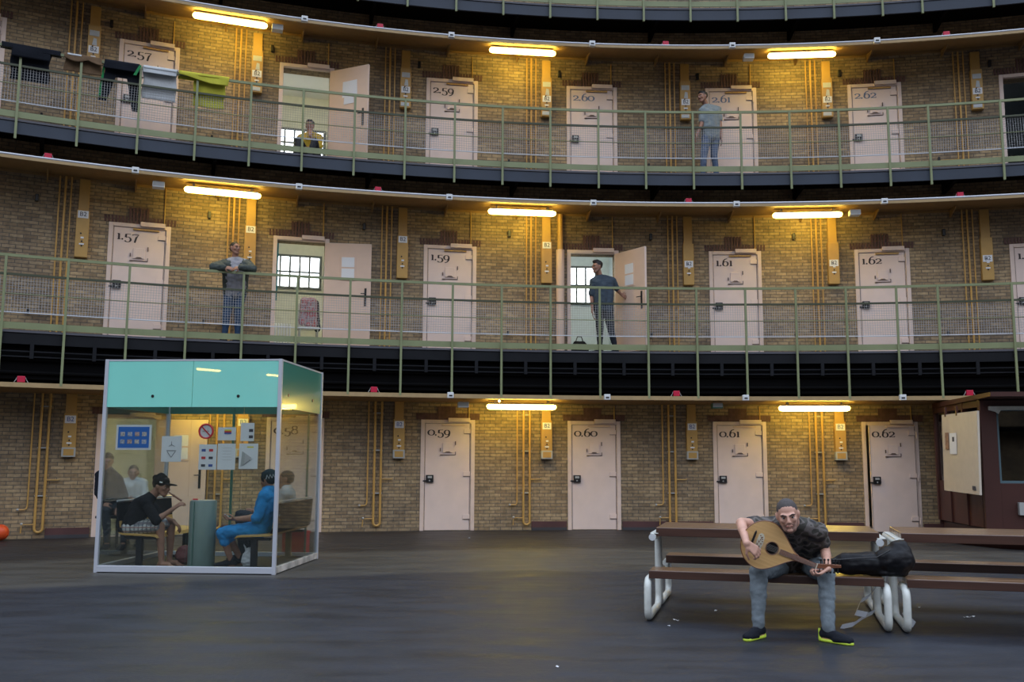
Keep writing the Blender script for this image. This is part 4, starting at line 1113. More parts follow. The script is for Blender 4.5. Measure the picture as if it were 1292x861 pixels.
# 4: person seated in doorway 2.58
J = jj(2, .05, dict(head=(391, 159.5), neck=(391, 170), chest=(391.5, 179, .0), pel=(392, 199, -.05), sA=(379.5, 174), sB=(403, 174), eA=(379, 187, .15), eB=(403, 187, .15), wA=(388, 187, .28), wB=(391, 171, .20),
     hA=(386, 200, .0), hB=(398, 200, .0)))
for S, q in (('A', -1), ('B', 1)):
    J['h'+S].z = z2+.30; J['k'+S] = J['h'+S]+Vector((q*.06, -.40, .16)); J['a'+S] = J['h'+S]+Vector((q*.02, -.62, -.20)); J['a'+S].z = z2+.10; J['t'+S] = J['a'+S]+Vector((0, -.15, 0))
J['pel'].z = z2+.30
human('person', 'person in yellow vest and cap sitting low in the open upper doorway, hand at chin', J, face=(-.1, -1, -.1), skin=M_skin2, hair='short', top=M_yvest, sleeve=.45, bottom=M_trousd, leg=.97, shoes=M_shoe,
      hands=((Vector((1, 0, .1)), Vector((0, 1, 0)), -1, .5), (Vector((-.1, .2, 1)), Vector((0, 1, 0)), -1, .8)), vox=.012, zf=z2)
g = thing('low_stool', (J['pel'].x, J['pel'].y+.02, z2), 0, 'low black stool under the person in yellow vest', 'stool')
MB().bx(-.17, .17, -.15, .15, .15, .19).build('seat', M_lock, g, bevel=.01)
for sx in (-1, 1):
    for sy in (-1, 1): MB().cyl((sx*.14, sy*.12, 0.006), (sx*.13, sy*.11, .15), .013, 8).build('leg', M_lock, g)
# ================================================================== BOOTH
def booth():
    A = Vector((-4.906, 11.40, 0)); B = Vector((-2.765, 11.245, 0)); wd = (B-A).length; rz = math.atan2(B.y-A.y, B.x-A.x); dp = 1.78; H = 2.53
    g = thing('smoking_booth', A, rz, 'glass smoking booth with frosted teal band and aluminium frame', 'booth')
    pr = .022
    for x, y in ((0, 0), (wd, 0), (0, dp), (wd, dp)):
        MB().bx(x-pr, x+pr, y-pr, y+pr, 0, H).build('corner_post', M_alu, g, bevel=.003)
    b = MB(); b.bx(pr, wd-pr, -pr, pr, .01, .085); b.build('base_rail', M_alu, g, bevel=.004)
    b = MB(); b.bx(pr, wd-pr, dp-pr, dp+pr, .01, .085); b.build('base_rail', M_alu, g, bevel=.004)
    b = MB(); b.bx(wd-pr, wd+pr, pr, dp-pr, .01, .085); b.build('base_rail', mat('peeling_rail', (.45, .43, .40, 1), .6, var=.6, vscale=5), g, bevel=.004)
    b = MB(); b.bx(-pr, pr, pr, dp-pr, .01, .085); b.build('base_rail', M_alu, g, bevel=.004)
    for q in ((pr, wd-pr, -.012, .012), (pr, wd-pr, dp-.012, dp+.012)): MB().bx(*q, H-.02, H).build('top_rail', M_alu, g)
    for q in ((-.012, .012, pr, dp-pr), (wd-.012, wd+.012, pr, dp-pr)): MB().bx(*q, H-.02, H).build('top_rail', M_alu, g)
    zb = 1.955; m = wd*.5
    for x0, x1 in ((pr, m-.003), (m+.003, wd-pr)):
        MB().bx(x0, x1, -.005, .005, .085, zb).build('glass_pane', M_glass, g)
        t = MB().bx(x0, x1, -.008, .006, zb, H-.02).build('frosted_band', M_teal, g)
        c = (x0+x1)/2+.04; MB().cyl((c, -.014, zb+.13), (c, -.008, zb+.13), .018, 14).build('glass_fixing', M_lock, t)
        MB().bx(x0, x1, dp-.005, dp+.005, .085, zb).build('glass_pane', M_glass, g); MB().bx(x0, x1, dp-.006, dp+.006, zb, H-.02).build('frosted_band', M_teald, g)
    MB().bx(wd-.005, wd+.005, pr, dp-pr, .085, zb).build('glass_pane', M_glass, g)
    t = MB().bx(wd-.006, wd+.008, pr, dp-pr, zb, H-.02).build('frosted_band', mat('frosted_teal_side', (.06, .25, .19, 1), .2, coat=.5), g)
    for y in (.3, 1.35): MB().cyl((wd+.008, y, zb+.16), (wd+.014, y, zb+.16), .02, 12).build('glass_fixing', M_lock, t)
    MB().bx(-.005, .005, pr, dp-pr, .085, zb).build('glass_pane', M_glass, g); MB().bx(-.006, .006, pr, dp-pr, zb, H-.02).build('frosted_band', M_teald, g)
    MB().bx(0.01, wd-.01, 0.01, dp-.01, H-.045, H-.035).build('roof_pane', M_glass, g)
    MB().bx(.03, wd-.03, .03, dp-.03, 0.003, .03).build('booth_floor', mat('booth_floor', (.035, .040, .042, 1), .6), g)
    # back mullion and sliding door edge seen through the front
    MB().bx(.92, .945, dp-.02, dp+.02, .085, H-.02).build('mullion', M_teald, g); MB().bx(1.98, 2.0, dp-.02, dp+.02, .085, H-.02).build('mullion', M_teald, g)
    Mx = Matrix.Translation(A) @ Matrix.Rotation(rz, 4, 'Z')
    W = lambda x, y, z: Mx @ Vector((x, y, z))
    def sheet(px0, py0, px1, py1, name, label, cat, grp=None, m=M_paper, tilt=0):
        # sheets taped on the inside of the front glass
        pa = at(px0, py0, 11.33); pb = at(px1, py1, 11.33); inv = Mx.inverted(); a = inv @ pa; c = inv @ pb
        w_, h_ = abs(c.x-a.x), abs(a.z-c.z)
        s = thing(name, W((a.x+c.x)/2, .014, (a.z+c.z)/2), rz, label, cat, grp); s.rotation_euler = (0, tilt, rz)
        MB().bx(-w_/2, w_/2, 0, .004, -h_/2, h_/2).build('sheet', m, s)
        return s, w_, h_
    def blk(s, x0, x1, z0, z1, m, n='print', y=-.002): MB().bx(x0, x1, y, y+.0018, z0, z1).build(n, m, s)
    s, w_, h_ = sheet(143.5, 536, 188, 568, 'poster', 'blue poster with eight little pictures taped to the booth glass', 'poster')
    blk(s, -w_*.44, w_*.44, -h_*.42, h_*.42, M_poster, 'blue_field'); random.seed(5)
    for r in (0, 1):
        for c in range(4):
            x = -w_*.31+c*w_*.205; z = h_*(.13-.30*r)
            f = MB().bx(x-.028, x+.028, -.005, -.0022, z-.025, z+.025).build('picture', mat('pic%d' % ((r+c) % 3), [(.55, .50, .48, 1), (.42, .45, .55, 1), (.55, .38, .34, 1)][(r+c) % 3], .6, var=.5, vscale=60), s)
    s, w_, h_ = sheet(203, 550.5, 227.5, 583, 'notice', 'white notice with a line diagram, nearest the blue poster', 'notice')
    b = MB(); b.tube([(-.06, -.003, -.02), (.06, -.003, -.02)], .003, 4); b.tube([(-.05, -.003, -.03), (0, -.003, -.10)], .003, 4); b.tube([(.05, -.003, -.03), (0, -.003, -.10)], .003, 4); b.tube([(0, -.003, .09), (0, -.003, .05), (-.03, -.003, .03)], .0025, 4); b.tube([(0, -.003, .05), (.04, -.003, .03)], .0025, 4); b.build('diagram', M_paperdark, s)
    # round prohibition sign
    p = W(*(Mx.inverted() @ at(260.5, 544.5, 11.33))); q = Mx.inverted() @ p
    s = thing('no_smoking_sign', W(q.x, .012, q.z), rz, 'round red-rimmed prohibition sign on the booth glass', 'sign')
    MB().tube([(0, .001, 0), (0, .004, 0)], .088, 32).build('disc', M_paper, s)
    b = MB(); b.tube([Vector((.083*math.cos(2*PI*i/32), -.002, .083*math.sin(2*PI*i/32))) for i in range(32)], .011, 6, closed=True)
    b.build('red_ring', M_signred, s); b = MB(); b.box((0, -.003, 0), (.165, .004, .016), Matrix.Rotation(R_(45), 3, 'Y')); b.build('red_bar', M_signred, s)
    b = MB(); b.bx(-.045, .035, 0, .001-.002+.0005, -.008, .008); b.tube([(.01, -.0012, .015), (.03, -.0012, .03), (.02, -.0012, .045)], .002, 4); b.build('cigarette_mark', M_dim, s)
    s, w_, h_ = sheet(276, 539.5, 298.5, 556, 'notice', 'white notice with a small striped flag', 'notice')
    for i, m in enumerate((M_yel, M_signred, M_pblue)): blk(s, -.03, .055, h_*.33-.018*(i+1), h_*.33-.018*i, m, 'flag_band')
    blk(s, -.02, .04, -.012, -.008, M_dim, 'text_line')
    s, w_, h_ = sheet(305.5, 534, 322, 557, 'notice', 'narrow notice with two dark pictures, rightmost of the upper row', 'notice')
    blk(s, .02, .07, .00, .035, M_paperdark); blk(s, .02, .07, -.075, -.04, M_paperdark)
    s, w_, h_ = sheet(251.5, 561, 273, 593, 'notice', 'notice with six small coloured pictures under the prohibition sign', 'notice')
    for r in range(3):
        for c in range(2): blk(s, -.075+c*.09, -.025+c*.09, .065-r*.09, .095-r*.09, [M_pblue, M_signred, M_paperdark][(r+c) % 3])
    s, w_, h_ = sheet(275.8, 560, 297.5, 593, 'notice', 'crinkled blank sheet in the middle of the lower row', 'notice')
    for i in range(5): blk(s, -.05, .06, .10-i*.035, .103-i*.035, M_dim, 'text_line')
    s, w_, h_ = sheet(303.5, 560, 326.5, 592, 'notice', 'notice with yellow heading and a folded dark corner', 'notice')
    blk(s, -.02, .06, .10, .115, M_yel, 'heading'); b = MB(); b.add([(-.09, -.004, -.12), (-.075, -.004, .06), (.05, -.02, -.02), (-.05, -.012, -.10)], [(0, 1, 2, 3)]); b.build('folded_corner', M_dim, s); blk(s, -.05, .02, -.05, -.01, M_paperdark)
    # benches: row of ply seats on a black beam, backs along the two glass sides
    def bench(x, sgn, label):
        s = thing('booth_bench', W(x, .15, .03), rz, label, 'bench', 'plywood benches inside the booth')
        b = MB(); prof = [(-.22, .42), (.20, .40), (.235, .36), (.20, .375), (.16, .38), (-.20, .395), (-.245, .42), (-.255, .56), (-.235, .56)]
        b.prism([(px*sgn, pz) for px, pz in prof], 0, 1.48); b.build('seat', M_seat, s, bevel=.003)
        b = MB(); b.prism([(px*sgn, pz) for px, pz in ((-.20, .43), (-.235, .50), (-.265, .78), (-.29, .78), (-.27, .50), (-.255, .43))], -.01, 1.5); b.build('seat_back', M_blackfab, s, bevel=.01)
        for y in (.06, 1.4):
            bb = MB(); bb.bx(-.035, .035, y-.03, y+.03, .005, .37); bb.bx(-.18, .20, y-.03, y+.03, .345, .375); bb.bx(-.2, .2, y-.03, y+.03, .001, .03); bb.build('bench_leg', M_lock, s, bevel=.004)
        MB().tube([(-.27*sgn, -.02, .80), (-.27*sgn, 1.49, .80)], .012, 8).build('back_rail', M_alu, s)
        return s
    bench(.42, 1, 'plywood bench with black back at the left inside the booth'); bench(1.83, -1, 'plywood bench with black back at the right inside the booth')
    s = thing('ash_bin', W(1.10, .42, .03), rz, 'grey-green cylindrical ash bin standing between the booth benches', 'bin')
    MB().lathe((0, 0, 0), [(.155, .004), (.16, .02), (.16, .79), (.152, .80), (.145, .795)], 32).build('bin_body', M_steel, s, smooth=True)
    MB().lathe((0, 0, 0), [(.140, .790), (.140, .806)], 28).build('ash_tray', M_dim, s); MB().bx(-.052, -.046, -.165, -.158, .03, .79).build('body_seam', M_teald, s)
    s = thing('lighter', W(1.02, .36, .837), rz, 'small red lighter lying on the ash bin', 'lighter'); MB().bx(-.03, .03, -.01, .01, .001, .018).build('lighter_body', M_signred, s)
    # smoker with cap, left bench
    def P(px, py, y): return at(px, py, y)
    Y = 11.75
    J = dict(head=P(203.5, 615, Y), neck=P(190, 628, Y), chest=P(178, 640, Y), pel=P(162, 664, Y), sA=P(183, 634, Y-.19), sB=P(186, 632, Y+.19), eA=P(197, 657, Y-.20), wA=P(219, 642, Y-.10), eB=P(204, 653, Y+.22), wB=P(214, 655, Y+.05),
             hA=P(163, 666, Y-.10), kA=P(202, 664, Y-.13), hB=P(165, 666, Y+.10), kB=P(216, 661, Y+.12))
    for S, px, dy in (('A', 204, -.13), ('B', 214, .10)): q = P(px, 700, Y+dy); J['a'+S] = Vector((q.x, q.y, .11)); J['t'+S] = J['a'+S]+Vector((.16, -.05, 0))
    J['wB'] = P(219, 658, Y+.02)
    sm = human('person', 'barefoot man in black cap, black tee and plaid shorts playing a pipe in the booth', J, face=(1, -.22, -.16), up=(.22, 0, 1), skin=M_skin2, hair='short', top=mat('black_tee', (.014, .014, .017, 1), .85), sleeve=.52, bottom=M_short, leg=.46,
          hands=((Vector((.75, .1, .55)), Vector((.3, .5, -.6)), 1, .7), (Vector((.75, -.1, -.65)), Vector((-.4, 0, -.9)), 1, .5)), vox=.010, zf=.033, barefoot=True)
    M = frame_from((1, -.22, -.16), (.22, 0, 1)); C = J['head']; HP = lambda x, y, z: C + M @ Vector((x, y, z))
    c = thing('cap', HP(0, 0, .08), 0, 'black baseball cap with bobble shape on the seated piper', 'cap'); off = Matrix.Translation(-c.location)
    b = Blob(); b.ell(HP(0, -.015, .062), (.093, .108, .080), M, 20, 12); b.cap(HP(0, -.015, .10), .07, HP(0, -.03, .115), .06); b.ell(HP(0, -.10, .10), (.045, .04, .04), M)
    o = b.fuse('crown', M_blackfab, c, .008, 2); o.data.transform(off)
    b = Blob(); b.ell(HP(0, .12, .052), (.075, .085, .012), M, 20, 8); o = b.fuse('peak', M_blackfab, c, .006, 1); o.data.transform(off)
    b = MB(); b.box(HP(.085, .03, .065), (.004, .05, .016), M); o = b.build('badge', M_paper, c); o.data.transform(off)
    # the pipe
    mouth = HP(0, .115, -.045); hnd = J['wA']+Vector((.06, 0, .04))
    d = (P(229, 632, Y-.06)-mouth); s = thing('wooden_pipe', mouth, 0, 'short dark wooden pipe held to the mouth of the man in black cap', 'pipe')
    b = MB(); b.tube([Vector(), d*.35, d*.36, d*.45, d*.46, d], [.007, .009, .015, .015, .011, .013], 12); b.build('pipe_body', M_oudn, s, smooth=True); MB().tube([d*-.03, d*.08], .006, 8).build('mouthpiece', M_ivory, s)
    # man in blue, right bench
    Y = 11.80
    J = dict(head=P(339, 607, Y), neck=P(339, 618, Y), chest=P(338, 633, Y), pel=P(333, 664, Y), sA=P(334, 626, Y-.2), sB=P(341, 624, Y+.2), eA=P(325, 654, Y-.24), wA=P(299, 656, Y-.14), eB=P(328, 652, Y+.2), wB=P(297, 655, Y+.05),
             hA=P(327, 668, Y-.1), kA=P(280, 673, Y-.17), hB=P(327, 667, Y+.1), kB=P(285, 671, Y+.15))
    for S, px, dy in (('A', 292, -.1), ('B', 304, .10)): q = P(px, 700, Y+dy); J['a'+S] = Vector((q.x, q.y, .11)); J['t'+S] = J['a'+S]+Vector((-.16, -.04, 0))
    human('person', 'man in bright blue tee and long shorts with patterned beanie on the booth bench', J, face=(-.93, .42, -.22), up=(.05, 0, 1), skin=M_skin2, hair='short', top=M_blue, sleeve=.55, bottom=M_blue, leg=.66, shoes=M_shoe,
          hands=((Vector((-1, 0, .05)), Vector((.2, .3, .9)), -1, .6), (Vector((-1, -.2, .0)), Vector((0, -.3, .9)), 1, .6)), vox=.010, zf=.033, wr=.009)
    M = frame_from((-.93, .42, -.22), (.05, 0, 1)); C = J['head']; HP = lambda x, y, z: C + M @ Vector((x, y, z))
    c = thing('beanie', HP(0, 0, .08), 0, 'dark beanie with pale zigzag band on the man in blue', 'hat'); off = Matrix.Translation(-c.location)
    b = Blob(); b.ell(HP(0, -.02, .045), (.093, .112, .100), M, 20, 12); o = b.fuse('knit_cap', mat('beanie_knit', (.018, .035, .045, 1), .9), c, .008, 1); o.data.transform(off)
    b = MB(); K = 22
    pts = []
    for i in range(K):
        a_ = PI*1.05+PI*1.2*i/K; z = .035+(.022 if i % 2 else -.022); pts.append(HP(.0955*math.cos(a_)*1.02, -.02+.115*math.sin(a_)*1.02, z))
    b.tube(pts, .006, 5); o = b.build('zigzag_band', M_towelw, c); o.data.transform(off)
    s = thing('cigarette', J['wA']+Vector((-.10, 0, .035)), 0, 'cigarette between the fingers of the man in blue', 'cigarette'); MB().tube([(0, 0, 0), (-.05, -.01, .03)], .004, 8).build('paper_tube', M_paper, s)
    # second man on the right bench, white shirt
    Y = 12.55
    J = dict(head=P(361, 606, Y), neck=P(362, 617, Y), chest=P(361, 629, Y), pel=P(355, 656, Y), sA=P(361, 624, Y-.2), sB=P(365, 622, Y+.2), eA=P(345, 646, Y-.22), wA=P(320, 645, Y-.12), eB=P(347, 646, Y+.2), wB=P(326, 648, Y),
             hA=P(349, 659, Y-.1), kA=P(303, 650, Y-.1), hB=P(349, 659, Y+.1), kB=P(308, 662, Y+.15))
    for S, px, dy in (('A', 306, -.1), ('B', 315, .10)): q = P(px, 693, Y+dy); J['a'+S] = Vector((q.x, q.y, .11)); J['t'+S] = J['a'+S]+Vector((-.16, -.02, 0))
    human('person', 'man in white shirt and dark trousers leaning back behind the man in blue', J, face=(-1, -.05, -.1), skin=M_skin2, hair='crop', hm=M_hair, top=M_shirtw, sleeve=.9, bottom=M_trousd, leg=.97, shoes=M_shoe, vox=.012, zf=.033)
    s = thing('carrier_bag', W(1.72, .32, .035), rz, 'pale plastic carrier bag on the booth floor under the right bench', 'bag')
    b = Blob(); b.ell((0, 0, .10), (.085, .06, .095)); b.cap((-.02, 0, .15), .05, (.02, 0, .22), .035); b.cap((-.03, 0, .22), .012, (-.06, 0, .29), .006); b.cap((.03, 0, .22), .012, (.05, 0, .29), .006); b.fuse('bag_body', M_tape, s, .008, 1, .010, 22, floor=.001)
    s = thing('floor_bag', W(.85, .55, .033), rz, 'dark red bag on the floor behind the legs of the piper', 'bag')
    b = Blob(); b.ell((0, 0, .13), (.13, .10, .12)); b.cap((-.06, 0, .18), .05, (.05, 0, .20), .05); b.fuse('bag_body', mat('dark_red_bag', (.16, .05, .05, 1), .7), s, .010, 1, .012, 16, floor=.001)
    # people beyond the booth, seen through the panes
    Y = 15.2
    J = dict(head=P(168.5, 597, Y), neck=P(168, 606, Y), chest=P(166, 616, Y), pel=P(166, 640, Y), sA=P(156, 610, Y), sB=P(181, 610, Y), eA=P(153, 628, Y-.1), wA=P(162, 630, Y-.3), eB=P(184, 628, Y-.1), wB=P(172, 631, Y-.3),
             hA=P(162, 641, Y), hB=P(174, 641, Y), kA=P(158, 644, Y-.42), kB=P(180, 644, Y-.42))
    for S, px in (('A', 160), ('B', 178)): q = P(px, 670, Y-.45); J['a'+S] = Vector((q.x, q.y, .11)); J['t'+S] = J['a'+S]+Vector((0, -.15, 0))
    human('person', 'man in pale shirt and jeans seated beyond the booth before the lit cell doorway', J, face=(.35, -1, -.1), skin=M_skin2, hair='crop', hm=M_hair, top=M_shirtw, sleeve=.9, bottom=M_denim, leg=.97, shoes=M_shoe, vox=.013)
    s = thing('stool', (J['pel'].x, J['pel'].y, 0), 0, 'dark stool under the man in pale shirt beyond the booth', 'stool'); zt = J['pel'].z-.125
    MB().bx(-.18, .18, -.16, .16, zt-.04, zt).build('seat', M_lock, s, bevel=.01)
    for sx in (-1, 1):
        for sy in (-1, 1): MB().cyl((sx*.15, sy*.13, .002), (sx*.14, sy*.12, zt-.04), .014, 8).build('leg', M_lock, s)
    Y = 14.6
    J = dict(head=P(136, 583, Y), neck=P(137, 594, Y), chest=P(139, 610, Y), pel=P(141, 640, Y), sA=P(126, 600, Y), sB=P(150, 606, Y), eA=P(124, 622, Y-.1), wA=P(132, 636, Y-.3), eB=P(157, 626, Y-.1), wB=P(150, 640, Y-.3),
             hA=P(136, 641, Y), hB=P(147, 641, Y), kA=P(134, 646, Y-.42), kB=P(160, 644, Y-.40))
    for S, px in (('A', 136), ('B', 156)): q = P(px, 676, Y-.45); J['a'+S] = Vector((q.x, q.y, .11)); J['t'+S] = J['a'+S]+Vector((0, -.15, 0))
    human('person', 'man in black seen through the left edge of the booth glass', J, face=(.3, -1, -.2), skin=M_skin2, hair='short', top=M_clothk, sleeve=.95, bottom=M_trousd, leg=.97, shoes=M_shoe, vox=.013)
    s = thing('stool', (J['pel'].x, J['pel'].y, 0), 0, 'dark stool under the man in black at the left edge of the booth', 'stool'); zt = J['pel'].z-.125
    MB().bx(-.18, .18, -.16, .16, zt-.04, zt).build('seat', M_lock, s, bevel=.01)
    for sx in (-1, 1):
        for sy in (-1, 1): MB().cyl((sx*.15, sy*.13, .002), (sx*.14, sy*.12, zt-.04), .014, 8).build('leg', M_lock, s)
booth()

p = at(372, 697, 13.3); g = thing('red_crate', (p.x, 13.35, 0), -.05, 'bright red crate on the floor behind the right end of the booth', 'crate')
b = MB(); b.bx(-.16, .16, -.12, -.105, .01, .34); b.bx(-.16, .16, .105, .12, .01, .34); b.bx(-.16, -.145, -.105, .105, .01, .34); b.bx(.145, .16, -.105, .105, .01, .34); b.bx(-.16, .16, -.12, .12, .0, .01); b.build('crate_body', M_redbox, g, bevel=.003)
b = MB(); b.bx(-.17, .17, -.13, -.121, .31, .345); b.bx(-.17, .17, .121, .13, .31, .345); b.build('crate_rim', M_redbox, g)
p = at(2, 682, 15.6); g = thing('ball', (p.x-.03, p.y, 0), 0, 'orange ball on the floor at the far left edge', 'ball'); MB().ell((0, 0, .135), (.13, .13, .13), None, 24, 16).build('ball_skin', M_ball, g, smooth=True)

# ================================================================== PICNIC TABLES
def picnic(O, rz, L, label, nm='picnic_table'):
    g = thing(nm, O, rz, label, 'picnic table')
    def board(name, v0, v1, z0, z1, x0, x1, m, n):
        w_ = (v1-v0)/n
        for i in range(n):
            b = MB(); b.bx(x0, x1, v0+i*w_+.004, v0+(i+1)*w_-.004, z0, z1); b.build(name, m, g, bevel=.006)
    board('top_board', .42, 1.22, .705, .75, .0, L, M_benchw, 5)
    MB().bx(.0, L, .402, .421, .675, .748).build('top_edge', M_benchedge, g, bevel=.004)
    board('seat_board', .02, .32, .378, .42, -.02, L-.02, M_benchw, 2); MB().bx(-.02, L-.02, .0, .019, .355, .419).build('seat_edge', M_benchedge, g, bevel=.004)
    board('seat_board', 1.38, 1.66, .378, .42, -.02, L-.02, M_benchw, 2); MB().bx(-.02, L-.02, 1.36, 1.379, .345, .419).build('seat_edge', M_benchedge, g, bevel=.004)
    r = .031
    def arcp(c, rad, a0, a1, x, n=6): return [(x, c[0]+rad*math.cos(R_(a0+(a1-a0)*i/n)), c[1]+rad*math.sin(R_(a0+(a1-a0)*i/n))) for i in range(n+1)]
    for x in (-.03, L+.0):
        path = [(x, .26, .342)]+arcp((.075, .262), .08, 90, 180, x)+arcp((.075, .112), .08, 180, 270, x)+arcp((.70, .132), .10, 270, 360, x)+[(x, .80, .68)]
        b = MB(); b.tube(path, r, 12); b.build('end_frame_tube', M_wtube, g, smooth=True)
        path = [(x, 1.42, .342)]+arcp((1.60, .262), .08, 90, 0, x)+arcp((1.60, .112), .08, 0, -90, x)+arcp((.97, .132), .10, 270, 180, x)+[(x, .87, .68)]
        b = MB(); b.tube(path, r, 12); b.build('end_frame_tube', M_wtube, g, smooth=True)
        MB().tube([(x, .37, .668), (x, 1.26, .668)], r, 12).build('cross_tube', M_wtube, g, smooth=True)
        MB().tube([(x, .362, .668), (x, .37, .668)], r*.98, 12).build('tube_end_cap', M_towelw, g)
        MB().bx(x-.02, x+.05, .40, 1.20, .697, .704).build('mounting_strip', M_wtube, g)
    return g
RZ = math.atan2(-.262, .965)
O1 = Vector((1.18, 8.13, 0)); U = Vector((math.cos(RZ), math.sin(RZ), 0))
picnic(O1, RZ, 1.86, 'picnic table with white tube frame where the oud player sits')
picnic(O1+U*2.03, RZ, 2.0, 'second picnic table end to end with the first, running out of the frame at right')

# gig bag on the bench
s = thing('gig_bag', O1+U*1.77+Vector((0, .12, .42)), RZ, 'soft black instrument bag lying on the bench beside the player', 'bag')
b = Blob()
b.cap((-.36, .03, .07), .045, (-.18, .05, .085), .07); b.cap((-.18, .05, .09), .085, (.08, .05, .09), .09); b.cap((-.1, .1, .10), .08, (.1, .1, .10), .09)
b.ell((.20, .06, .125), (.16, .15, .12)); b.ell((.235, .08, .170), (.105, .13, .125), Matrix.Rotation(R_(25), 3, 'Y')); b.cap((.13, .05, .13), .09, (.26, .08, .22), .065); b.ell((.17, .06, .03), (.14, .12, .035))
b.fuse('bag_body', M_blacknyl, s, .009, 3, .012, 9, floor=.003)
b = MB(); b.tube([(-.30, -.035, .12), (-.1, -.06, .145), (.06, -.07, .16), (.16, -.09, .22)], .006, 6); b.build('zip', M_lock, s)
# scraps
def scrap(x, y, w_, h_, lab, seed, m=M_paper):
    p_ = ray(x, y); k = -CZ/p_.z; p = p_*k; s = thing('paper_scrap', (p.x, p.y, 0), random.uniform(0, 3), lab, 'litter', None)
    random.seed(seed); vs = []; fs = []; n = 6
    for i in range(n+1):
        for j in range(3): vs.append((w_*(i/n-.5), h_*(j/2-.5)*(.6+.4*random.random()), .004+.012*random.random()))
    for i in range(n):
        for j in range(2): a0 = i*3+j; fs.append((a0, a0+1, a0+4, a0+3))
    b = MB(); b.add(vs, fs); b.build('scrap', m, s, fix=False)
scrap(853, 784, .08, .02, 'small white paper scrap on the floor before the left table leg', 1)
scrap(1223, 780, .11, .03, 'crumpled white scrap on the floor under the right picnic table', 2)
scrap(903, 772, .03, .02, 'tiny white speck on the floor in the shade under the first bench', 3)
scrap(703, 843, .02, .02, 'tiny pale speck near the bottom edge of the floor', 4)
scrap(592, 680, .04, .04, 'tiny pale speck on the floor before door 0.59', 5)
scrap(1160, 768, .03, .02, 'tiny speck beside the double table legs', 6)
scrap(844, 791, .02, .015, 'tiny speck just below the small white scrap by the left leg', 7)
s = thing('torn_plastic_strip', O1+U*1.72+Vector((.0, .12, 0)), RZ, 'torn pale plastic strips hanging at the double table legs', 'litter')
for path in ([(.10, .02, .33), (.04, 0, .26), (-.02, .02, .22), (-.06, 0, .13), (.02, -.02, .12)], [(.08, .02, .14), (.0, .0, .10), (-.08, -.01, .04), (-.18, .0, .012)], [(.30, .0, .16), (.33, .0, .10), (.37, -.03, .06), (.34, -.04, .07)]):
    b = MB(); vs = []; fs = []
    for i, p in enumerate(path): p = Vector(p); vs += [p+Vector((.012, 0, .022)), p-Vector((.012, -.01, .022))]
    for i in range(len(path)-1): fs.append((2*i, 2*i+1, 2*i+3, 2*i+2))
    b.add(vs, fs); b.build('strip', M_tape, s, fix=False)

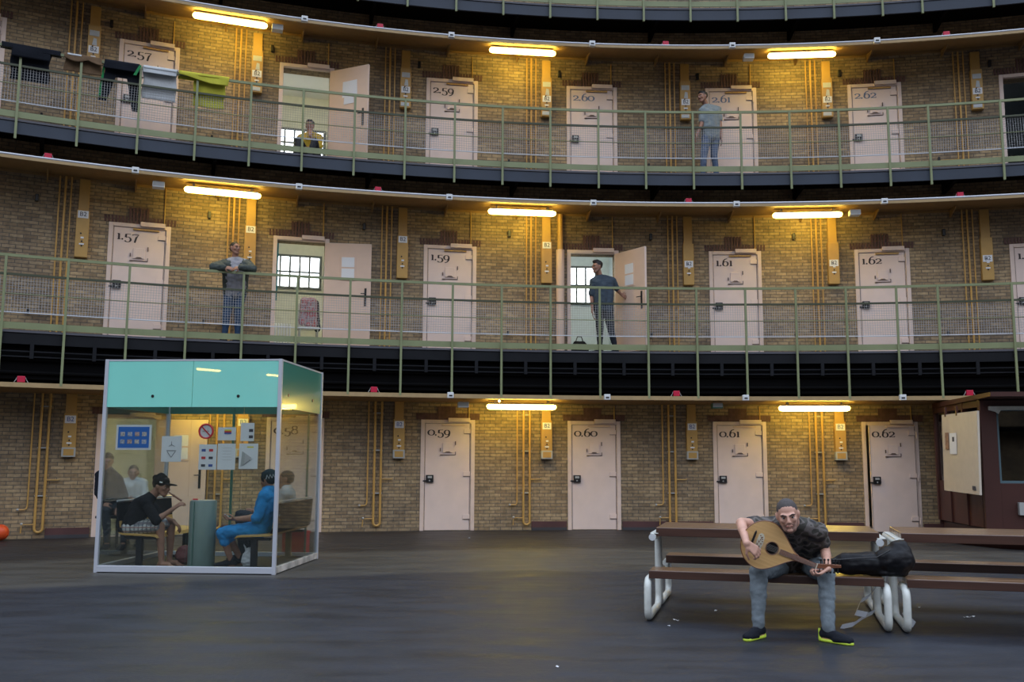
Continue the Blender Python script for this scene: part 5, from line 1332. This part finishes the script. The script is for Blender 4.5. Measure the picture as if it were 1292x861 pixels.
# ================================================================== KIOSK
def kiosk():
    K = Vector((7.62, 15.35, 0)); dl = (Vector((7.92, 17.75, 0))-K); dl.normalize()      # near corner and direction of the left side
    rz = math.atan2(dl.y, dl.x)-PI/2
    g = thing('kiosk', K, rz, 'maroon wooden kiosk with big window at the right edge', 'kiosk')
    H = 2.33; L = 2.35; W_ = 3.0
    b = MB(); b.bx(0, .05, 0, L, .28, 1.0); b.build('side_wall', M_kiosk, g)
    b = MB(); b.bx(.01, .04, .9, L, 1.0, H); b.build('side_glazing', M_glassk, g)
    for y in (0.03, .80, 1.62, L-.04): MB().bx(-.03, .07, y-.035, y+.035, .28, H+.02).build('side_post', M_kiosk, g, bevel=.004)
    MB().bx(-.02, .06, 0, L, H-.10, H).build('side_beam', M_kiosk, g)
    MB().bx(.0, W_, -.03, .04, .20, 1.00).build('front_wall', M_kiosk, g, bevel=.004)
    MB().bx(-.03, .22, -.06, .06, .20, H).build('corner_post', M_kiosk, g, bevel=.006)
    MB().bx(.22, W_, -.05, .05, H-.14, H+.0).build('front_beam', M_kiosk, g)
    wf = MB(); wf.bx(.22, .26, -.02, .02, 1.0, H-.14); wf.bx(.26, W_, -.02, .02, 1.0, 1.04); wf.bx(.26, W_, -.02, .02, H-.17, H-.14); wfo = wf.build('window_frame', mat('window_frame_grey', (.10, .17, .20, 1), .4), g)
    MB().bx(.26, W_, -.006, .006, 1.04, H-.17).build('window_glass', M_glassk, g)
    MB().bx(.0, W_, L-.04, L, .2, H).build('rear_wall', M_kioskd, g); MB().bx(.05, W_, .05, L, .2, .26).build('kiosk_floor', M_kioskd, g)
    # roof, wider than the walls and rising outwards
    b = MB(); vs = []
    for x, y in ((-.10, -.75), (W_, -.75), (W_, L+.05), (-.02, L+.05)):
        vs += [(x, y, H+.02-.02*(y > 1)), (x, y, H+.09)]
    b.add(vs, [(0, 2, 4, 6), (1, 7, 5, 3), (0, 1, 3, 2), (2, 3, 5, 4), (4, 5, 7, 6), (6, 7, 1, 0)]); b.build('roof', M_kiosk, g)
    MB().bx(.1, W_, -.12, -.05, H-.16, H-.10).build('awning_rail', M_wtube, g); b = MB(); b.prism([(.1, H-.16), (.28, H-.16), (.24, H-.22), (.20, H-.19)], -.10, -.07); b.build('awning_bracket', M_wtube, g)
    MB().bx(.47, 1.6, -.10, -.03, .50, .70).build('letter_shelf', M_dim, g, bevel=.004)
    b = MB(); pts = [(-.45, 1.2), (-.35, .2), (0.0, -.45), (.6, -.85), (1.5, -1.05), (3.0, -1.1)]
    n = len(pts); vs = [(x, y, .09) for x, y in pts]+[(x+.05, y+.08, .0) for x, y in pts]+[(3.0, 2.2, .09), (-.2, 2.2, .09), (3.0, 2.2, 0), (-.2, 2.2, 0)]
    b.add(vs, [tuple(list(range(n))+[2*n, 2*n+1])]+[(i, n+i, n+i+1, i+1) for i in range(n-1)]+[tuple([n+i for i in range(n)]+[2*n+2, 2*n+3])[::-1], (2*n+1, 2*n+3, n, 0), (2*n, 2*n+2, 2*n+3, 2*n+1), (n-1, 2*n-1, 2*n+2, 2*n)]); b.build('plinth_step', M_kioskd, g)
    MB().bx(.06, W_, .05, L-.05, .09, .2).build('floor_frame', M_kioskd, g)
    return g, K, rz
g, K, rz = kiosk()
# propped shutter board hanging on the side
inv = Matrix.Translation(K) @ Matrix.Rotation(rz, 4, 'Z')
pA = at(1188, 524, 16.35); pB = at(1232.5, 518.5, 14.85); pC = at(1236, 625, 14.85); pD = at(1191.5, 619, 16.35)
s = thing('shutter_board', pA, 0, 'cream painted board with torn notices hung against the kiosk side', 'board')
nrm = (pB-pA).cross(pD-pA).normalized()*.035
vs = [q-pA for q in (pA, pB, pC, pD)]; vs += [v+nrm for v in vs]
b = MB(); b.add(vs, [(0, 1, 2, 3), (7, 6, 5, 4), (0, 4, 5, 1), (1, 5, 6, 2), (2, 6, 7, 3), (3, 7, 4, 0)]); b.build('board', M_board, s)
ex = (pB-pA); ez = (pD-pA); sn = nrm.normalized()*(-.012 if nrm.dot(pA) > 0 else .047)
def bil(u, w_): return (pA.lerp(pB, u)).lerp(pD.lerp(pC, u), w_)-pA
def patch(u0, u1, w0, w1, m, nme):
    b = MB(); q = [bil(u, w_)+sn for u, w_ in ((u0, w0), (u1, w0), (u1, w1), (u0, w1))]; b.add(q+[v+sn.normalized()*.003 for v in q], [(0, 1, 2, 3), (7, 6, 5, 4), (0, 4, 5, 1), (1, 5, 6, 2), (2, 6, 7, 3), (3, 7, 4, 0)]); return b.build(nme, m, s)
patch(.11, .21, .24, .46, mat('torn_brown_print', (.30, .17, .12, 1), .7, var=.4, vscale=25), 'torn_print'); patch(.24, .44, .25, .52, M_paper, 'torn_notice'); patch(.32, .38, .30, .36, M_paperdark, 'print'); patch(.84, .92, .90, .95, M_paperdark, 'latch')
for u in (.12, .45):
    b = MB(); q = ex*u; b.box(q+Vector((0, 0, .04)), (.03, .03, .16)); b.build('hanger_bracket', M_kiosk, s)

# ================================================================== LAUNDRY on the second gallery rail
def cloth(name, label, cat, t0, t1, zt0, zt1, front, back, m, seed, shape=None, stripe=None, y=0.0):
    zt = ZD[2]+1.225
    tm = (t0+t1)/2; loc = pol(tm, 1.02, zt); s = thing(name, loc, 0, label, cat); n, k = 22, 26
    vs = []; fs = []
    for i in range(n+1):
        u = i/n; t = t0+(t1-t0)*u
        for j in range(k+1):
            v = j/k; L = -back + (front+back)*v          # negative behind the rail
            wv = noise.noise(Vector((t*9+seed, L*5, seed)))
            if abs(L) < .06: D = 1.018+L*.9; z = .018+.02*(1-(L/.06)**2)+zt0+(zt1-zt0)*u*0
            else:
                D = 1.018+(.058 if L > 0 else -.055)+wv*.022*min(1, abs(L)*6); z = .016-(abs(L)-.05)*(1+.05*wv)
            f = front if not shape else shape(u)
            if L > 0 and shape: z = z*(f/front) if z < 0 else z
            vs.append(pol(t+.012*wv, D, zt+z)-loc)
    for i in range(n):
        for j in range(k): a0 = i*(k+1)+j; fs.append((a0, a0+1, a0+k+2, a0+k+1))
    b = MB(); b.add(vs, fs)
    o = b.build('cloth', m, s, smooth=True, fix=False)
    so = o.modifiers.new('solid', 'SOLIDIFY'); so.thickness = .012
    return s
T = lambda x, y: tOf(atD(x, y, 1.03))
ta, tb = T(2, 60), T(76, 78)
cloth('black_sweatshirt', 'black sweatshirt draped over the top rail at the far left', 'clothing', T(14, 70), T(63, 85), 0, 0, .26, .62, M_clothk, 1)
cloth('black_sweatshirt_sleeve', 'black garment with sleeves bunched along the rail, left of the brown cloth', 'clothing', ta, tb, 0, 0, .13, .12, M_clothk, 2)
cloth('brown_cloth', 'brown and beige cloth bunched over the rail between two black garments', 'clothing', T(81, 78), T(129, 90), 0, 0, .15, .32, M_clothb, 3, lambda u: .10+.10*abs(math.sin(u*5)))
cloth('white_rag', 'small white rag hanging in front of the brown cloth', 'clothing', T(84, 80), T(102, 84), 0, 0, .075, .05, M_towelw, 12)
cloth('track_trousers', 'black track trousers with green side stripe hanging over the rail', 'clothing', T(131, 90), T(177, 103), 0, 0, .20, .30, M_clothk, 4)
tt = bpy.data.objects['track_trousers']; zt = ZD[2]+1.225
for a_, c_, a2, c2, ln in ((131, 147, 125, 136, .68), (160, 177, 169, 178, .80)):
    b = MB(); vs = []; n = 10
    for i in range(n+1):
        u = i/n; x0 = a_+(a2-a_)*u; x1 = c_+(c2-c_)*u
        for x in (x0, x1): vs.append(pol(T(x, 95), 0.958+.012*math.sin(u*7), zt-.2-(ln-.2)*u)-tt.location)
    b.add(vs, [(2*i, 2*i+1, 2*i+3, 2*i+2) for i in range(n)]); o = b.build('trouser_leg', M_clothk, tt, fix=False); so = o.modifiers.new('s', 'SOLIDIFY'); so.thickness = .02
for x0, x1, x2, x3, ln, DD in ((130, 132.5, 125, 128.5, .60, .983), (175, 178, 168, 172, .19, 1.10)):
    b = MB(); vs = []
    for u in (0, .33, .66, 1):
        for x in (x0+(x2-x0)*u, x1+(x3-x1)*u): vs.append(pol(T(x, 95), DD, zt-.01-ln*u)-tt.location)
    b.add(vs, [(2*i, 2*i+1, 2*i+3, 2*i+2) for i in range(3)]); o = b.build('side_stripe', M_gstripe, tt, fix=False); so = o.modifiers.new('s', 'SOLIDIFY'); so.thickness = .008
cloth('white_towel', 'pale folded towel hanging over the rail before door 2.57', 'towel', T(180, 103), T(222, 112), 0, 0, .10, .60, M_towelw, 5)
cloth('white_towel_fold', 'short pale cloth folded double on top of the pale towel', 'towel', T(180, 103), T(223, 112), 0, 0, .17, .14, M_towelw, 6)
bpy.data.objects['white_towel_fold'].name = 'white_cloth'; bpy.data.objects['black_sweatshirt_sleeve'].name = 'black_garment'
cloth('yellow_towel', 'bright yellow towel hanging over the rail right of the pale one', 'towel', T(244, 114), T(284, 122), 0, 0, .10, .62, M_towely, 7)
cloth('yellow_cloth', 'yellow cloth bunched along the rail over the yellow towel', 'towel', T(225, 112), T(288, 123), 0, 0, .17, .16, M_towely, 8, lambda u: .06+.18*min(1, u*1.6))

# ================================================================== small things in the cells
def cellthing(l, k, x, y, z): return pol(k, 0, ZD[l]+(.05 if l == 1 else 0)) + Matrix.Rotation(ang(k), 3, 'Z') @ Vector((x, y, z))
s = thing('curtain', cellthing(1, -2, -.36, 3.4, 1.42), ang(-2), 'dark teal curtain strip hanging before the window of the open cell beside 1.59', 'curtain')
b = MB(); vs = []
for i in range(9):
    x = -.07+.14*i/8; yy = .02*math.sin(i*1.9)
    for z in (0, 1.35): vs.append((x, yy, z))
b.add(vs, [(2*i, 2*i+2, 2*i+3, 2*i+1) for i in range(8)]); o = b.build('curtain_cloth', M_tealcur, s, fix=False); so = o.modifiers.new('s', 'SOLIDIFY'); so.thickness = .012
MB().cyl((-.15, 0, 1.36), (.6, 0, 1.36), .01, 8).build('curtain_rod', M_lock, s)
s = thing('chair', cellthing(1, -2, .22, .65, .0), ang(-2), 'chair in the open first gallery doorway, hidden under a plaid shirt', 'chair')
MB().bx(-.2, .2, -.2, .2, .43, .46).build('seat', M_cell, s, bevel=.01); MB().bx(-.2, .2, .17, .2, .5, .95).build('backrest', M_cell, s, bevel=.01)
for sx in (-1, 1):
    for sy in (-1, 1): MB().cyl((sx*.17, sy*.17, .012), (sx*.17, sy*.17, .43), .014, 8).build('leg', M_dim, s)
s = thing('plaid_shirt', cellthing(1, -2, .22, .60, .0), ang(-2), 'red, white and blue plaid shirt draped over the chair in the open doorway', 'clothing')
b = Blob(); b.cap((-.10, .10, 1.02), .05, (.10, .10, 1.02), .05); b.cap((-.10, .08, .98), .07, (-.13, .0, .55), .06); b.cap((.08, .08, .98), .08, (.10, .02, .50), .07); b.cap((0, .08, .95), .08, (0, .02, .5), .07)
b.fuse('shirt_cloth', M_plaid, s, .012, 2, .015, 10)
b = Blob(); b.cap((.14, .14, .98), .06, (.18, .10, .45), .06); b.fuse('dark_lining', M_trousd, s, .012, 2, .01, 10)
s = thing('radiator', cellthing(1, -2, -.28, 1.0, 0.02), ang(-2), 'small white ribbed radiator low in the open cell beside 1.59', 'radiator')
for i in range(7): MB().bx(-.18+i*.055, -.145+i*.055, -.03, .03, .05, .55).build('fin', M_white, s, bevel=.008)
MB().bx(-.18, .185, -.02, .02, .0, .05).build('foot_rail', M_white, s)
s = thing('black_bag', cellthing(1, 0, -.20, .55, .0), ang(0), 'black bag on the floor inside the open cell behind the man in slate shirt', 'bag')
b = Blob(); b.ell((0, 0, .17), (.20, .14, .15)); b.cap((-.08, 0, .28), .05, (.08, 0, .28), .05); b.fuse('bag_body', M_blackfab, s, .012, 2, .01, 10, floor=.006); b = MB(); b.tube([(-.07, 0, .33), (-.04, 0, .42), (.04, 0, .42), (.07, 0, .33)], .01, 6); b.build('handle', M_blackfab, s)
bpy.data.scenes.remove(TMP)
